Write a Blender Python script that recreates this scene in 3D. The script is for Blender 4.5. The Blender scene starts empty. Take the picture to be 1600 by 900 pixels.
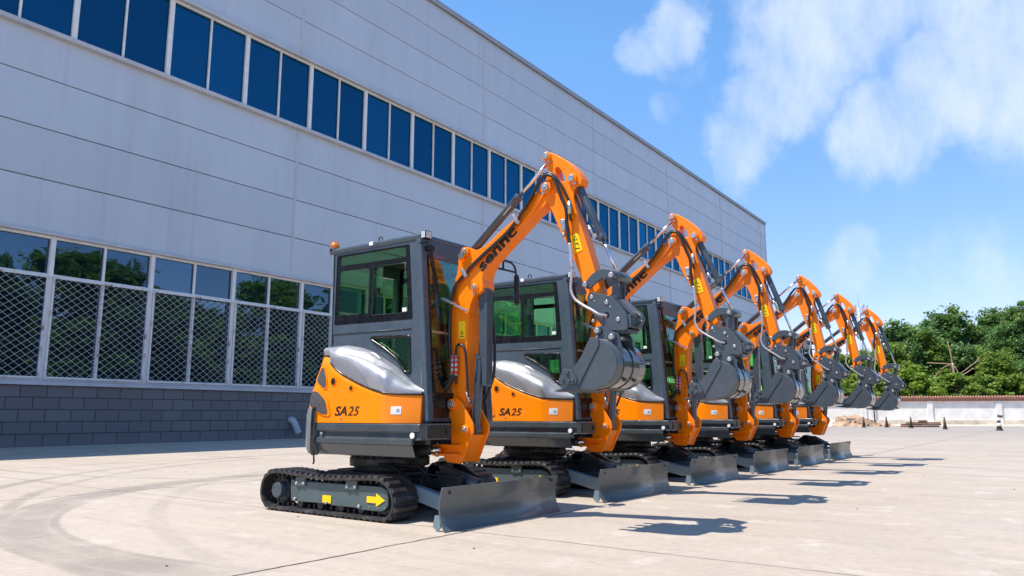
import bpy, bmesh, math, random
from mathutils import Vector, Matrix, Quaternion, noise
from mathutils.geometry import tessellate_polygon
R = math.radians
random.seed(7)
sc = bpy.context.scene
COL = sc.collection

# ------------------------------------------------------------------ camera
cd = bpy.data.cameras.new('camera'); cam = bpy.data.objects.new('camera', cd); COL.objects.link(cam)
cam.location = (0, 0, 0.9); cam.rotation_euler = (R(90 + 9.4467), 0, R(36.2642))
cd.sensor_width = 36; cd.lens = 1190 / 1600 * 36; cd.clip_start = 0.1; cd.clip_end = 4000
sc.camera = cam

# ------------------------------------------------------------------ light
SHADOW = Vector((0.29, 0.40, -1.0))                      # where shadows fall, per metre of height
tosun = (-SHADOW).normalized()
sd = bpy.data.lights.new('sun', 'SUN'); sun = bpy.data.objects.new('sun', sd); COL.objects.link(sun)
sd.energy = 3.5; sd.angle = R(0.53); sd.color = (1.0, 0.95, 0.87)
sun.rotation_euler = SHADOW.to_track_quat('-Z', 'Y').to_euler(); sun.location = (-20, -20, 40)

world = bpy.data.worlds.new('World'); sc.world = world; world.use_nodes = True
nt = world.node_tree; nt.nodes.clear()
def WN(t, **k):
    n = nt.nodes.new(t)
    for a, b in k.items(): setattr(n, a, b)
    return n
L = nt.links.new
sky = WN('ShaderNodeTexSky', sky_type='NISHITA'); sky.sun_disc = False
sky.sun_elevation = math.asin(tosun.z); sky.sun_rotation = math.atan2(tosun.x, tosun.y) % (2 * math.pi)
sky.altitude = 100; sky.air_density = 1.1; sky.dust_density = 0.1; sky.ozone_density = 2.2
tc = WN('ShaderNodeTexCoord')
hs = WN('ShaderNodeHueSaturation'); hs.inputs['Saturation'].default_value = 1.22; hs.inputs['Value'].default_value = 1.0
L(sky.outputs[0], hs.inputs['Color'])
# clouds: soft blobs on the sky sphere broken up by noise
clouds = [((-0.3444, 0.8186, 0.4597), 2.6, 0.85), ((-0.3890, 0.8120, 0.4352), 2.0, 0.75), ((-0.3218, 0.8159, 0.4804), 2.0, 0.60), ((-0.3452, 0.8365, 0.4255), 2.0, 0.50), ((-0.3816, 0.8465, 0.3712), 1.6, 0.40), ((-0.1828, 0.8697, 0.4584), 5.0, 0.95), ((-0.2216, 0.8836, 0.4125), 3.8, 0.85), ((-0.2639, 0.8909, 0.3696), 3.0, 0.75), ((-0.3073, 0.8950, 0.3233), 2.6, 0.70), ((-0.2861, 0.8946, 0.3433), 2.2, 0.60), ((-0.1327, 0.8950, 0.4259), 4.0, 0.70), ((-0.1438, 0.9340, 0.3270), 4.0, 0.85), ((-0.1722, 0.9338, 0.3137), 2.4, 0.60), ((-0.0817, 0.9282, 0.3631), 4.4, 0.95), ((-0.0295, 0.9165, 0.3990), 5.5, 1.00), ((-0.0416, 0.8963, 0.4416), 5.5, 0.90), ((-0.0021, 0.9408, 0.3390), 5.0, 0.85), ((-0.1095, 0.9334, 0.3417), 3.6, 0.80), ((-0.2087, 0.9611, 0.1807), 2.4, 0.50), ((-0.0801, 0.9842, 0.1581), 2.8, 0.50), ((-0.0973, 0.9173, 0.3860), 3.0, 0.60), ((0.0449, 0.9255, 0.3761), 8.0, 0.90)]
acc = None
wn = WN('ShaderNodeTexNoise'); wn.inputs['Scale'].default_value = 4.5; wn.inputs['Detail'].default_value = 9; wn.inputs['Roughness'].default_value = .62
L(tc.outputs['Generated'], wn.inputs['Vector'])
wv = WN('ShaderNodeVectorMath', operation='MULTIPLY_ADD'); L(wn.outputs['Color'], wv.inputs[0]); wv.inputs[1].default_value = (.17, .17, .17); 
wv0 = WN('ShaderNodeVectorMath', operation='SUBTRACT'); L(tc.outputs['Generated'], wv0.inputs[0]); wv0.inputs[1].default_value = (.085, .085, .085)
L(wv0.outputs[0], wv.inputs[2])
wvn = WN('ShaderNodeVectorMath', operation='NORMALIZE'); L(wv.outputs[0], wvn.inputs[0])
for d, rad, st in clouds:
    dp = WN('ShaderNodeVectorMath', operation='DOT_PRODUCT'); L(wvn.outputs[0], dp.inputs[0]); dp.inputs[1].default_value = Vector(d).normalized()
    mr = WN('ShaderNodeMapRange', interpolation_type='SMOOTHERSTEP'); L(dp.outputs['Value'], mr.inputs[0])
    mr.inputs[1].default_value = math.cos(R(rad * 1.5)); mr.inputs[2].default_value = math.cos(R(rad * .10)); mr.inputs[4].default_value = st
    if acc is None: acc = mr.outputs[0]
    else:
        m = WN('ShaderNodeMath', operation='MAXIMUM'); L(acc, m.inputs[0]); L(mr.outputs[0], m.inputs[1]); acc = m.outputs[0]
mp = WN('ShaderNodeMapping'); L(tc.outputs['Generated'], mp.inputs[0]); mp.inputs['Scale'].default_value = (1.6, 1, .8); mp.inputs['Rotation'].default_value = (0, -.6, 0)
n2 = WN('ShaderNodeTexNoise'); n2.inputs['Scale'].default_value = 7; n2.inputs['Detail'].default_value = 10; n2.inputs['Roughness'].default_value = .62
L(mp.outputs[0], n2.inputs['Vector'])
r2 = WN('ShaderNodeMapRange', interpolation_type='SMOOTHSTEP'); L(n2.outputs['Fac'], r2.inputs[0]); r2.inputs[1].default_value = .28; r2.inputs[2].default_value = .66
r2.inputs[3].default_value = .35
na = WN('ShaderNodeMath', operation='MULTIPLY_ADD'); L(n2.outputs['Fac'], na.inputs[0]); na.inputs[1].default_value = 1.7; na.inputs[2].default_value = -.86
sm = WN('ShaderNodeMath', operation='ADD'); L(acc, sm.inputs[0]); L(na.outputs[0], sm.inputs[1])
mm = WN('ShaderNodeMapRange', interpolation_type='SMOOTHSTEP'); L(sm.outputs[0], mm.inputs[0]); mm.inputs[1].default_value = .20; mm.inputs[2].default_value = 1.35; mm.inputs[4].default_value = .74
sz = WN('ShaderNodeSeparateXYZ'); L(tc.outputs['Generated'], sz.inputs[0])
zr = WN('ShaderNodeMapRange'); L(sz.outputs[2], zr.inputs[0]); zr.inputs[1].default_value = .0; zr.inputs[2].default_value = .45
zm = WN('ShaderNodeMix', data_type='RGBA'); L(zr.outputs[0], zm.inputs[0]); zm.inputs[6].default_value = (.60, .48, .65, 1); zm.inputs[7].default_value = (.92, .88, .86, 1)
zx = WN('ShaderNodeMix', data_type='RGBA', blend_type='MULTIPLY'); zx.inputs[0].default_value = 1; L(hs.outputs[0], zx.inputs[6]); L(zm.outputs[2], zx.inputs[7])
mx = WN('ShaderNodeMix', data_type='RGBA'); L(mm.outputs[0], mx.inputs[0]); L(zx.outputs[2], mx.inputs[6]); mx.inputs[7].default_value = (3.3, 3.55, 3.95, 1)
bg = WN('ShaderNodeBackground'); bg.inputs['Strength'].default_value = 0.15; L(mx.outputs[2], bg.inputs[0])
wo = WN('ShaderNodeOutputWorld'); L(bg.outputs[0], wo.inputs[0])

vs = sc.view_settings
vs.view_transform = 'Standard'; vs.look = 'None'; vs.gamma = 1; vs.exposure = 0.97; vs.use_curve_mapping = False
sc.cycles.max_bounces = 8; sc.cycles.transparent_max_bounces = 24; sc.cycles.glossy_bounces = 4
sc.cycles.use_denoising = True

# ------------------------------------------------------------------ materials
class NB:
    def __init__(s, name):
        s.m = bpy.data.materials.new(name); s.m.use_nodes = True; s.t = s.m.node_tree; s.t.nodes.clear()
        s.out = s.n('ShaderNodeOutputMaterial')
    def n(s, t, ins=None, **k):
        x = s.t.nodes.new(t)
        for a, b in k.items(): setattr(x, a, b)
        for a, b in (ins or {}).items():
            if hasattr(b, 'links') or isinstance(b, bpy.types.NodeSocket): s.t.links.new(b, x.inputs[a])
            else: x.inputs[a].default_value = b
        return x
    def math(s, op, a, b=0.0, c=0.0, clamp=False): return s.n('ShaderNodeMath', {0: a, 1: b, 2: c}, operation=op, use_clamp=clamp).outputs[0]
    def mix(s, f, a, b): return s.n('ShaderNodeMix', {0: f, 6: a, 7: b}, data_type='RGBA').outputs[2]
    def noise(s, v, scale, detail=4, rough=.5, vec=None):
        x = s.n('ShaderNodeTexNoise', {'Scale': scale, 'Detail': detail, 'Roughness': rough})
        if v is not None: s.t.links.new(v, x.inputs['Vector'])
        return x.outputs['Fac']
    def ramp(s, f, lo, hi, a=0.0, b=1.0): return s.n('ShaderNodeMapRange', {0: f, 1: lo, 2: hi, 3: a, 4: b}, interpolation_type='SMOOTHSTEP').outputs[0]
    def obj(s): return s.n('ShaderNodeTexCoord').outputs['Object']
    def fin(s, sh): s.t.links.new(sh, s.out.inputs['Surface']); return s.m
def C4(c): return (c[0], c[1], c[2], 1)
def pbr(name, col, rough=.5, metal=0., coat=0., var=.12, vs_=6., rvar=.1, bump=0., bscale=60., spec=.5, col2=None, dust=0.):
    b = NB(name); v = b.obj(); f = b.noise(v, vs_, 5, .6)
    c2 = col2 or tuple(x * (1 - var) for x in col)
    c1 = tuple(min(1, x * (1 + var * .6)) for x in col)
    cc = b.mix(b.ramp(f, .3, .7), C4(c1), C4(c2))
    if dust:
        cc = b.mix(b.math('MULTIPLY', b.ramp(b.noise(v, 11, 6, .7), .45, .8), dust), cc, C4((.32, .28, .23)))
    ins = {'Base Color': cc, 'Metallic': metal, 'Coat Weight': coat, 'Coat Roughness': .08, 'Specular IOR Level': spec,
           'Roughness': b.ramp(b.noise(v, vs_ * 3, 4), .3, .7, max(0, rough - rvar), rough + rvar)}
    if bump:
        bp = b.n('ShaderNodeBump', {'Height': b.noise(v, bscale, 4), 'Strength': bump, 'Distance': .01}); ins['Normal'] = bp.outputs[0]
    return b.fin(b.n('ShaderNodeBsdfPrincipled', ins).outputs[0])
M = {}
M['orange'] = pbr('orange_paint', (1.0, .215, .0), .36, spec=.3, coat=.12, var=.05, vs_=3, dust=.02)
M['orange_panel'] = pbr('amber_panel_paint', (1.0, .245, .0), .34, spec=.3, coat=.15, var=.04, vs_=2, dust=.02)
M['grey'] = pbr('slate_grey_paint', (.05, .066, .082), .33, coat=.2, var=.08, vs_=4, dust=.05)
M['cabgrey'] = pbr('cab_blue_grey_paint', (.060, .084, .108), .34, coat=.2, var=.06, vs_=3, dust=.04)
M['skirtgrey'] = pbr('skirt_dark_grey', (.055, .068, .076), .24, coat=.5, var=.08, vs_=3, dust=.04)
M['framegrey'] = pbr('track_frame_grey', (.065, .10, .105), .45, coat=.1, var=.1, vs_=6, dust=.10)
M['bladegrey'] = pbr('blade_grey', (.10, .115, .12), .34, metal=.3, coat=.25, var=.08, vs_=5, rvar=.04, dust=.06)
M['bladearm'] = pbr('blade_arm_grey', (.16, .22, .25), .45, coat=.1, var=.06, dust=.05)
M['dark'] = pbr('dark_casting', (.018, .02, .023), .45, var=.2, dust=.06)
M['black'] = pbr('black_plastic', (.005, .005, .006), .28, var=.2)
M['rubber'] = pbr('track_rubber', (.026, .025, .026), .42, var=.25, vs_=9, bump=.4, bscale=90, dust=.35)
M['hose'] = pbr('hydraulic_hose', (.015, .015, .016), .35, var=.3, vs_=60)
M['sleeve'] = pbr('silver_hose_sleeve', (.5, .47, .48), .35, metal=.5, var=.25, vs_=70)
M['chrome'] = pbr('chrome_rod', (.75, .74, .74), .12, metal=1., var=.05, rvar=.04)
M['zinc'] = pbr('zinc_bolt', (.5, .49, .46), .3, metal=.8, var=.1)
M['white'] = pbr('white_sticker', (.8, .79, .76), .5, var=.05)
M['yellow'] = pbr('yellow_sticker', (.95, .60, .0), .4, var=.04)
M['silver'] = pbr('silver_hood', (.40, .40, .415), .40, metal=.45, coat=.12, var=.06, vs_=2)
M['silverdark'] = pbr('grey_hood_inlay', (.29, .295, .31), .42, metal=.4, coat=.12, var=.06, vs_=2)  # own grey of the inlay; also paints the duller reflection on the flank
M['grille'] = pbr('vent_mesh', (.10, .095, .10), .5, metal=.3, var=.5, vs_=160)
M['text'] = pbr('dark_lettering', (.02, .008, .004), .5, var=.1)
M['red'] = pbr('red_band', (.6, .03, .03), .4, var=.1)
M['seat'] = pbr('seat_vinyl', (.03, .03, .032), .45, var=.2)
M['lining'] = pbr('cab_lining', (.06, .065, .065), .7, var=.1)
M['wear'] = pbr('bucket_shell_steel', (.10, .105, .11), .22, metal=.35, coat=.6, var=.12, vs_=7, dust=.08)
M['weight'] = pbr('counterweight_grey', (.16, .175, .185), .4, var=.08, coat=.2, dust=.06)

def glassmat(name, tint, refl, rough=.0):
    b = NB(name)
    tr = b.n('ShaderNodeBsdfTransparent', {'Color': C4(tint)})
    gl = b.n('ShaderNodeBsdfGlossy', {'Color': C4(refl), 'Roughness': rough})
    fr = b.n('ShaderNodeFresnel', {'IOR': 1.5})
    f = b.math('ADD', b.math('MULTIPLY', fr.outputs[0], .8), .02, clamp=True)
    return b.fin(b.n('ShaderNodeMixShader', {0: f, 1: tr.outputs[0], 2: gl.outputs[0]}).outputs[0])
M['glass'] = glassmat('green_tinted_glass', (.64, 1.0, .60), (1, 1, 1))
M['clearglass'] = glassmat('windscreen_glass', (.80, .93, .86), (.75, .8, .8))
M['mirrorglass'] = pbr('mirror_glass', (.8, .8, .8), .04, metal=1., var=.0, rvar=.02)
b = NB('amber_lens'); M['amber'] = b.fin(b.n('ShaderNodeBsdfPrincipled', {'Base Color': (1, .25, .0, 1), 'Roughness': .15, 'Transmission Weight': .35, 'Subsurface Weight': .3, 'Coat Weight': 1.}).outputs[0])
M['lens'] = pbr('lamp_lens', (.75, .73, .68), .12, metal=.3, var=.25, vs_=50)

# factory glazing: strongly reflective tinted panes
def facade_glass(name, base, refl, f0, wob=.012):
    b = NB(name); v = b.obj(); rn = b.n('ShaderNodeObjectInfo').outputs['Random']
    v = b.n('ShaderNodeVectorMath', {0: v, 1: b.n('ShaderNodeCombineXYZ', {0: b.math('MULTIPLY', rn, 40.), 1: b.math('MULTIPLY', rn, 17.), 2: 0.}).outputs[0]}, operation='ADD').outputs[0]
    bp = b.n('ShaderNodeBump', {'Height': b.noise(v, .8, 2), 'Strength': .09, 'Distance': .05})
    rc = b.mix(rn, C4(tuple(x * .78 for x in refl)), C4(tuple(min(1, x * 1.15) for x in refl)))
    df = b.n('ShaderNodeBsdfDiffuse', {'Color': C4(base)})
    gl = b.n('ShaderNodeBsdfGlossy', {'Color': rc, 'Roughness': .015, 'Normal': bp.outputs[0]})
    fr = b.n('ShaderNodeFresnel', {'IOR': 1.5})
    f = b.math('ADD', b.math('MULTIPLY', fr.outputs[0], 1.0), f0, clamp=True)
    return b.fin(b.n('ShaderNodeMixShader', {0: f, 1: df.outputs[0], 2: gl.outputs[0]}).outputs[0])
M['blueglass'] = facade_glass('blue_reflective_pane', (.001, .012, .026), (.05, .33, .60), .22)
M['darkglass'] = facade_glass('dark_reflective_pane', (.004, .010, .014), (.42, .62, .80), .17)
M['frame'] = pbr('white_window_frame', (.80, .78, .74), .5, var=.12, vs_=1.5)
def rusty(name, col, amount, sc_=2.2):
    b = NB(name); v = b.obj()
    f = b.ramp(b.noise(v, sc_, 8, .75), .62 - amount, .72 - amount * .7)
    cc = b.mix(f, C4(col), C4((.26, .12, .06)))
    return b.fin(b.n('ShaderNodeBsdfPrincipled', {'Base Color': cc, 'Roughness': .6}).outputs[0])
M['rustframe'] = rusty('rust_streaked_frame', (.74, .71, .68), .085)
M['wire'] = rusty('white_guard_wire', (.52, .52, .52), .0, 5)
b = NB('wall_panel_metal'); v = b.obj()
mp_ = b.n('ShaderNodeMapping', {'Vector': v, 'Scale': (1, .6, .12)})
st = b.noise(mp_.outputs[0], 1.3, 7, .65)
cc = b.mix(b.ramp(st, .35, .75), C4((.575, .60, .63)), C4((.50, .525, .555)))
ri = b.n('ShaderNodeNewGeometry').outputs['Random Per Island']
cc = b.mix(b.math('MULTIPLY', ri, .5), cc, C4((.47, .495, .525)))
mp2 = b.n('ShaderNodeMapping', {'Vector': v, 'Scale': (1, 2.2, .06)})
cc = b.mix(b.ramp(b.noise(mp2.outputs[0], 1.0, 6, .7), .56, .74, 0, .35), cc, C4((.36, .37, .39)))
cc = b.mix(b.math('MULTIPLY', b.ramp(b.noise(v, .25, 3), .4, .7), .35), cc, C4((.54, .56, .60)))
bp = b.n('ShaderNodeBump', {'Height': b.noise(v, 35, 3), 'Strength': .12, 'Distance': .01})
M['panel'] = b.fin(b.n('ShaderNodeBsdfPrincipled', {'Base Color': cc, 'Roughness': .42, 'Metallic': .15, 'Normal': bp.outputs[0]}).outputs[0])
M['trim'] = pbr('pale_metal_trim', (.52, .52, .54), .5, var=.12, vs_=1)
M['coping_metal'] = pbr('dark_roof_coping', (.30, .33, .37), .5, var=.1, vs_=1)
M['seam'] = pbr('panel_seam_shadow', (.08, .09, .11), .8)
# tile base: running bond of slate blocks
b = NB('slate_block_tiles'); v = b.obj()
sx = b.n('ShaderNodeSeparateXYZ', {0: v}); cx = b.n('ShaderNodeCombineXYZ', {0: sx.outputs[1], 1: sx.outputs[2], 2: 0.})
br = b.n('ShaderNodeTexBrick', {'Vector': cx.outputs[0], 'Scale': 1., 'Mortar Size': .014, 'Mortar Smooth': .1, 'Brick Width': .72, 'Row Height': .349,
         'Color1': (.120, .112, .118, 1), 'Color2': (.155, .146, .150, 1), 'Mortar': (.012, .013, .018, 1), 'Bias': 0.})
br.offset = .5
g = b.noise(v, 22, 6, .7)
cc = b.mix(b.ramp(g, .3, .75, 0, .35), br.outputs[0], C4((.20, .20, .22)))
dirt = b.n('ShaderNodeMapRange', {0: sx.outputs[2], 1: 0., 2: .25, 3: .35, 4: 0.}).outputs[0]
cc = b.mix(b.math('MULTIPLY', dirt, b.noise(v, 4, 5)), cc, C4((.32, .29, .26)))
bp = b.n('ShaderNodeBump', {'Height': b.math('SUBTRACT', b.math('MULTIPLY', g, .25), br.outputs['Fac']), 'Strength': .5, 'Distance': .008})
M['tile'] = b.fin(b.n('ShaderNodeBsdfPrincipled', {'Base Color': cc, 'Roughness': .6, 'Normal': bp.outputs[0]}).outputs[0])
# concrete yard
b = NB('yard_concrete'); v = b.obj(); sx = b.n('ShaderNodeSeparateXYZ', {0: v}); X, Y = sx.outputs[0], sx.outputs[1]
big = b.noise(v, .12, 6, .6); mid = b.noise(v, .9, 8, .65); fine = b.noise(v, 14, 6, .7); vf = b.noise(v, 70, 3, .7)
stv = b.n('ShaderNodeMapping', {'Vector': v, 'Scale': (.25, 2.6, 1), 'Rotation': (0, 0, .12)}).outputs[0]
streak = b.noise(stv, 1.0, 7, .65)
cc = b.mix(b.ramp(mid, .3, .72), C4((.46, .375, .295)), C4((.40, .33, .26)))
cc = b.mix(b.ramp(big, .4, .65, 0, .5), cc, C4((.50, .43, .36)))
cc = b.mix(b.ramp(streak, .46, .70, 0, .42), cc, C4((.30, .25, .20)))
cc = b.mix(b.ramp(b.noise(v, 2.3, 6, .6), .56, .70, 0, .6), cc, C4((.56, .49, .42)))
cc = b.mix(b.ramp(b.noise(v, 5.5, 8, .75), .53, .66, 0, .45), cc, C4((.32, .265, .215)))
cc = b.mix(b.ramp(fine, .35, .75, 0, .28), cc, C4((0.224, 0.188, 0.16)))
cc = b.mix(b.ramp(vf, .62, .75, 0, .4), cc, C4((.175, .15, .135)))
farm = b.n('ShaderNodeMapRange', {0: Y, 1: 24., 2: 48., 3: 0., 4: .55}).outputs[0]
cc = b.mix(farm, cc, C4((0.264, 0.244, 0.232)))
wob = b.math('MULTIPLY', b.math('SUBTRACT', b.noise(v, 1.7, 6, .7), .5), .07)
def joint(co, off, per, w):
    a = b.math('DIVIDE', b.math('SUBTRACT', b.math('ADD', co, wob), off), per)
    a = b.math('ABSOLUTE', b.math('SUBTRACT', b.math('FRACT', b.math('ADD', a, .5)), .5))
    a = b.math('MULTIPLY', a, per)
    return b.n('ShaderNodeMapRange', {0: a, 1: w * .5, 2: w * 1.6, 3: 1., 4: 0.}, interpolation_type='SMOOTHSTEP').outputs[0]
j1 = joint(X, -3.94, 5.35, .014); j2 = b.math('MULTIPLY', joint(Y, 4.80, 5.1, .012), .6)
jn = b.math('MULTIPLY', b.math('MAXIMUM', j1, j2), b.ramp(b.noise(v, 1.1, 5, .7), .30, .55, .35, 1.))
cc = b.mix(jn, cc, C4((0.048, 0.04, 0.036)))
def ring(cx_, cy_, rad, w, st, ns=1.3):
    d = b.math('SQRT', b.math('ADD', b.math('POWER', b.math('SUBTRACT', X, cx_), 2.), b.math('POWER', b.math('SUBTRACT', Y, cy_), 2.)))
    a = b.math('ABSOLUTE', b.math('SUBTRACT', d, rad))
    m_ = b.n('ShaderNodeMapRange', {0: a, 1: w * .35, 2: w, 3: st, 4: 0.}, interpolation_type='SMOOTHSTEP').outputs[0]
    clip = b.n('ShaderNodeMapRange', {0: X, 1: -3.6, 2: -4.6, 3: .0, 4: 1.}).outputs[0] if cx_ == -5.25 else 1.
    return b.math('MULTIPLY', b.math('MULTIPLY', m_, clip), b.ramp(b.noise(v, .9, 5, .65), .25, .60, .25, 1.))
sk = None
for a_ in [(-5.25, 7.34, 4.83, .28, .5), (-5.25, 7.34, 5.05, .06, .5), (-5.25, 7.34, 4.62, .06, .5), (-4.0, 12.5, 10.9, .13, .5), (-4.0, 12.5, 10.25, .11, .45), (-2.0, 12.5, 9.9, .12, .2), (-14, 14, 8.6, .10, .35), (1.5, 24, 9.2, .10, .35), (0, 26, 12.5, .08, .3)]:
    r_ = ring(*a_); sk = r_ if sk is None else b.math('MAXIMUM', sk, r_)
cc = b.mix(sk, cc, C4((0.16, 0.136, 0.12)))
bp = b.n('ShaderNodeBump', {'Height': b.math('SUBTRACT', b.math('ADD', b.math('MULTIPLY', vf, .3), fine), b.math('MULTIPLY', jn, 3.)), 'Strength': .35, 'Distance': .006})
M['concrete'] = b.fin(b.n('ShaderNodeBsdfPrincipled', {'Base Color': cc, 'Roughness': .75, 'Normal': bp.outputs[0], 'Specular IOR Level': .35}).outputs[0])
M['sand'] = pbr('sandy_verge', (.55, .48, .38), .9, var=.3, vs_=.8, bump=.6, bscale=8)
M['plaster'] = pbr('dirty_white_plaster', (.82, .79, .74), .85, var=.14, vs_=1.1)
M['plinth'] = pbr('stained_plinth', (.66, .58, .47), .9, var=.25, vs_=1.5)
M['coping'] = pbr('red_brick_coping', (.38, .18, .13), .8, var=.45, vs_=9)
M['bark'] = pbr('bark', (.14, .10, .07), .9, var=.4, vs_=5, bump=.6, bscale=20)
M['deadwood'] = pbr('bare_pale_wood', (.42, .28, .19), .9, var=.3, vs_=3)
M['rubblemat'] = pbr('rubble_earth', (.42, .27, .17), .95, var=.5, vs_=1.5, bump=1., bscale=6)
M['tarpblue'] = pbr('blue_tarpaulin', (.05, .08, .22), .5, var=.2)
M['timber'] = pbr('old_red_brown_timber', (.2, .085, .05), .8, var=.4)
M['cone'] = pbr('dusty_dark_bollard', (.07, .05, .05), .6, var=.3)
M['steel'] = pbr('galvanised_steel', (.4, .42, .45), .5, metal=.4, var=.1)
def leafmat(name, a, c, d):
    b = NB(name); v = b.obj()
    at = b.n('ShaderNodeAttribute', attribute_name='tone').outputs['Fac']
    oi = b.n('ShaderNodeObjectInfo').outputs['Random']
    cc = b.mix(b.ramp(b.math('ADD', b.math('MULTIPLY', at, .7), b.math('MULTIPLY', b.noise(v, .55, 3), .5)), .25, .85), C4(a), C4(c))
    cc = b.mix(b.math('MULTIPLY', b.ramp(b.noise(v, .3, 2), .5, .68), .8), cc, C4(d))
    df = b.n('ShaderNodeBsdfPrincipled', {'Base Color': cc, 'Roughness': .55, 'Specular IOR Level': .3}).outputs[0]
    tl = b.n('ShaderNodeBsdfTranslucent', {'Color': cc}).outputs[0]
    return b.fin(b.n('ShaderNodeMixShader', {0: .42, 1: df, 2: tl}).outputs[0])
M['leaf'] = leafmat('foliage_green', (.10, .18, .03), (.25, .37, .06), (.34, .42, .06))
M['leaf2'] = leafmat('foliage_blue_green', (.08, .165, .055), (.18, .31, .09), (.26, .36, .07))
M['leaf3'] = leafmat('foliage_yellow_green', (.16, .27, .03), (.32, .45, .06), (.38, .46, .05))

# ------------------------------------------------------------------ mesh helpers
class MB:
    def __init__(s): s.bm = bmesh.new()
    def box(s, c, d, rot=None, mat=0):
        r = bmesh.ops.create_cube(s.bm, size=1)['verts']
        m = Matrix.Translation(c) @ (rot.to_4x4() if rot else Matrix()) @ Matrix.Diagonal((*d, 1))
        bmesh.ops.transform(s.bm, matrix=m, verts=r)
        if mat:
            for f in {f for v_ in r for f in v_.link_faces}: f.material_index = mat
        return s
    def beam(s, a, c, w, h, up=(0, 0, 1)):
        a, c = Vector(a), Vector(c); d = (c - a); ln = d.length; x = d.normalized(); up = Vector(up)
        y = up.cross(x)
        if y.length < 1e-4: y = Vector((0, 1, 0)).cross(x)
        y.normalize(); z = x.cross(y)
        m = Matrix((x, y, z)).transposed()
        return s.box((a + c) / 2, (ln, w, h), m)
    def cyl(s, a, c, r, r2=None, n=20, mat=0):
        a, c = Vector(a), Vector(c); d = c - a
        o = bmesh.ops.create_cone(s.bm, cap_ends=True, segments=n, radius1=r, radius2=r if r2 is None else r2, depth=d.length)['verts']
        m = Matrix.Translation((a + c) / 2) @ d.to_track_quat('Z', 'Y').to_matrix().to_4x4()
        bmesh.ops.transform(s.bm, matrix=m, verts=o)
        for f in {f for v_ in o for f in v_.link_faces}:
            f.material_index = mat
            if len(f.verts) == 4: f.smooth = True
        return s
    def tube(s, pts, r, n=8, sub=5, ridge=0.0, mat=0):
        P = catmull(pts, sub) if sub > 1 else [Vector(p) for p in pts]
        rings = []; prev = None
        for i, p in enumerate(P):
            t = (P[min(i + 1, len(P) - 1)] - P[max(i - 1, 0)]).normalized()
            if prev is None:
                u = t.orthogonal().normalized()
            else:
                u = (prev - t * prev.dot(t)).normalized()
            prev = u; w = t.cross(u); rr = r * (1 + (ridge if i % 2 else -ridge))
            rings.append([s.bm.verts.new(p + (u * math.cos(a) + w * math.sin(a)) * rr) for a in [2 * math.pi * k / n for k in range(n)]])
        for a, c in zip(rings, rings[1:]):
            for k in range(n):
                f = s.bm.faces.new((a[k], a[(k + 1) % n], c[(k + 1) % n], c[k])); f.smooth = True; f.material_index = mat
        s.bm.faces.new(rings[0][::-1]); s.bm.faces.new(rings[-1])
        return s
    def plate(s, outline, y0, y1, holes=(), mat=0):
        """polygon in the xz plane (with holes) given thickness from y0 to y1"""
        loops = [[Vector((x, 0, z)) for x, z in outline]] + [[Vector((x, 0, z)) for x, z in h] for h in holes]
        flat = [p for l in loops for p in l]
        tris = tessellate_polygon([[Vector((p.x, p.z, 0)) for p in l] for l in loops])
        va = [s.bm.verts.new((p.x, y0, p.z)) for p in flat]; vb = [s.bm.verts.new((p.x, y1, p.z)) for p in flat]
        fs = []
        for t in tris:
            try:
                fs.append(s.bm.faces.new([va[i] for i in t])); fs.append(s.bm.faces.new([vb[i] for i in reversed(t)]))
            except ValueError: pass
        k = 0
        for l in loops:
            n = len(l)
            for i in range(n):
                a, c = k + i, k + (i + 1) % n
                fs.append(s.bm.faces.new((va[a], va[c], vb[c], vb[a])))
            k += n
        bmesh.ops.recalc_face_normals(s.bm, faces=fs)
        bmesh.ops.dissolve_limit(s.bm, angle_limit=.01, verts=va + vb, edges=list({e for f in fs for e in f.edges}))
        if mat:
            for f in s.bm.faces:
                if f.is_valid and all(v_ in set(va + vb) for v_ in f.verts): f.material_index = mat
        return s
    def loft(s, secs, closed=False, smooth=True, mat=0):
        rows = [[s.bm.verts.new(p) for p in sec] for sec in secs]
        for a, c in zip(rows, rows[1:]):
            n = len(a)
            for k in range(n if closed else n - 1):
                f = s.bm.faces.new((a[k], a[(k + 1) % n], c[(k + 1) % n], c[k])); f.smooth = smooth; f.material_index = mat
        return rows
    def sphere(s, c, r, sc_=(1, 1, 1), n=12):
        o = bmesh.ops.create_uvsphere(s.bm, u_segments=n, v_segments=max(6, n // 2), radius=r)['verts']
        bmesh.ops.transform(s.bm, matrix=Matrix.Translation(c) @ Matrix.Diagonal((*sc_, 1)), verts=o)
        for f in {f for v_ in o for f in v_.link_faces}: f.smooth = True
        return s
    def build(s, name, mat, parent=None, bevel=0., seg=2, solid=0.):
        me = bpy.data.meshes.new(name); s.bm.normal_update(); s.bm.to_mesh(me); s.bm.free()
        for m_ in (mat if isinstance(mat, (list, tuple)) else [mat]): me.materials.append(M[m_])
        o = bpy.data.objects.new(name, me); COL.objects.link(o); o.parent = parent
        if solid:
            md = o.modifiers.new('thickness', 'SOLIDIFY'); md.thickness = solid; md.offset = -1
        if bevel:
            md = o.modifiers.new('bevel', 'BEVEL'); md.width = bevel; md.segments = seg; md.limit_method = 'ANGLE'; md.angle_limit = R(32); md.use_clamp_overlap = True
        return o
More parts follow.
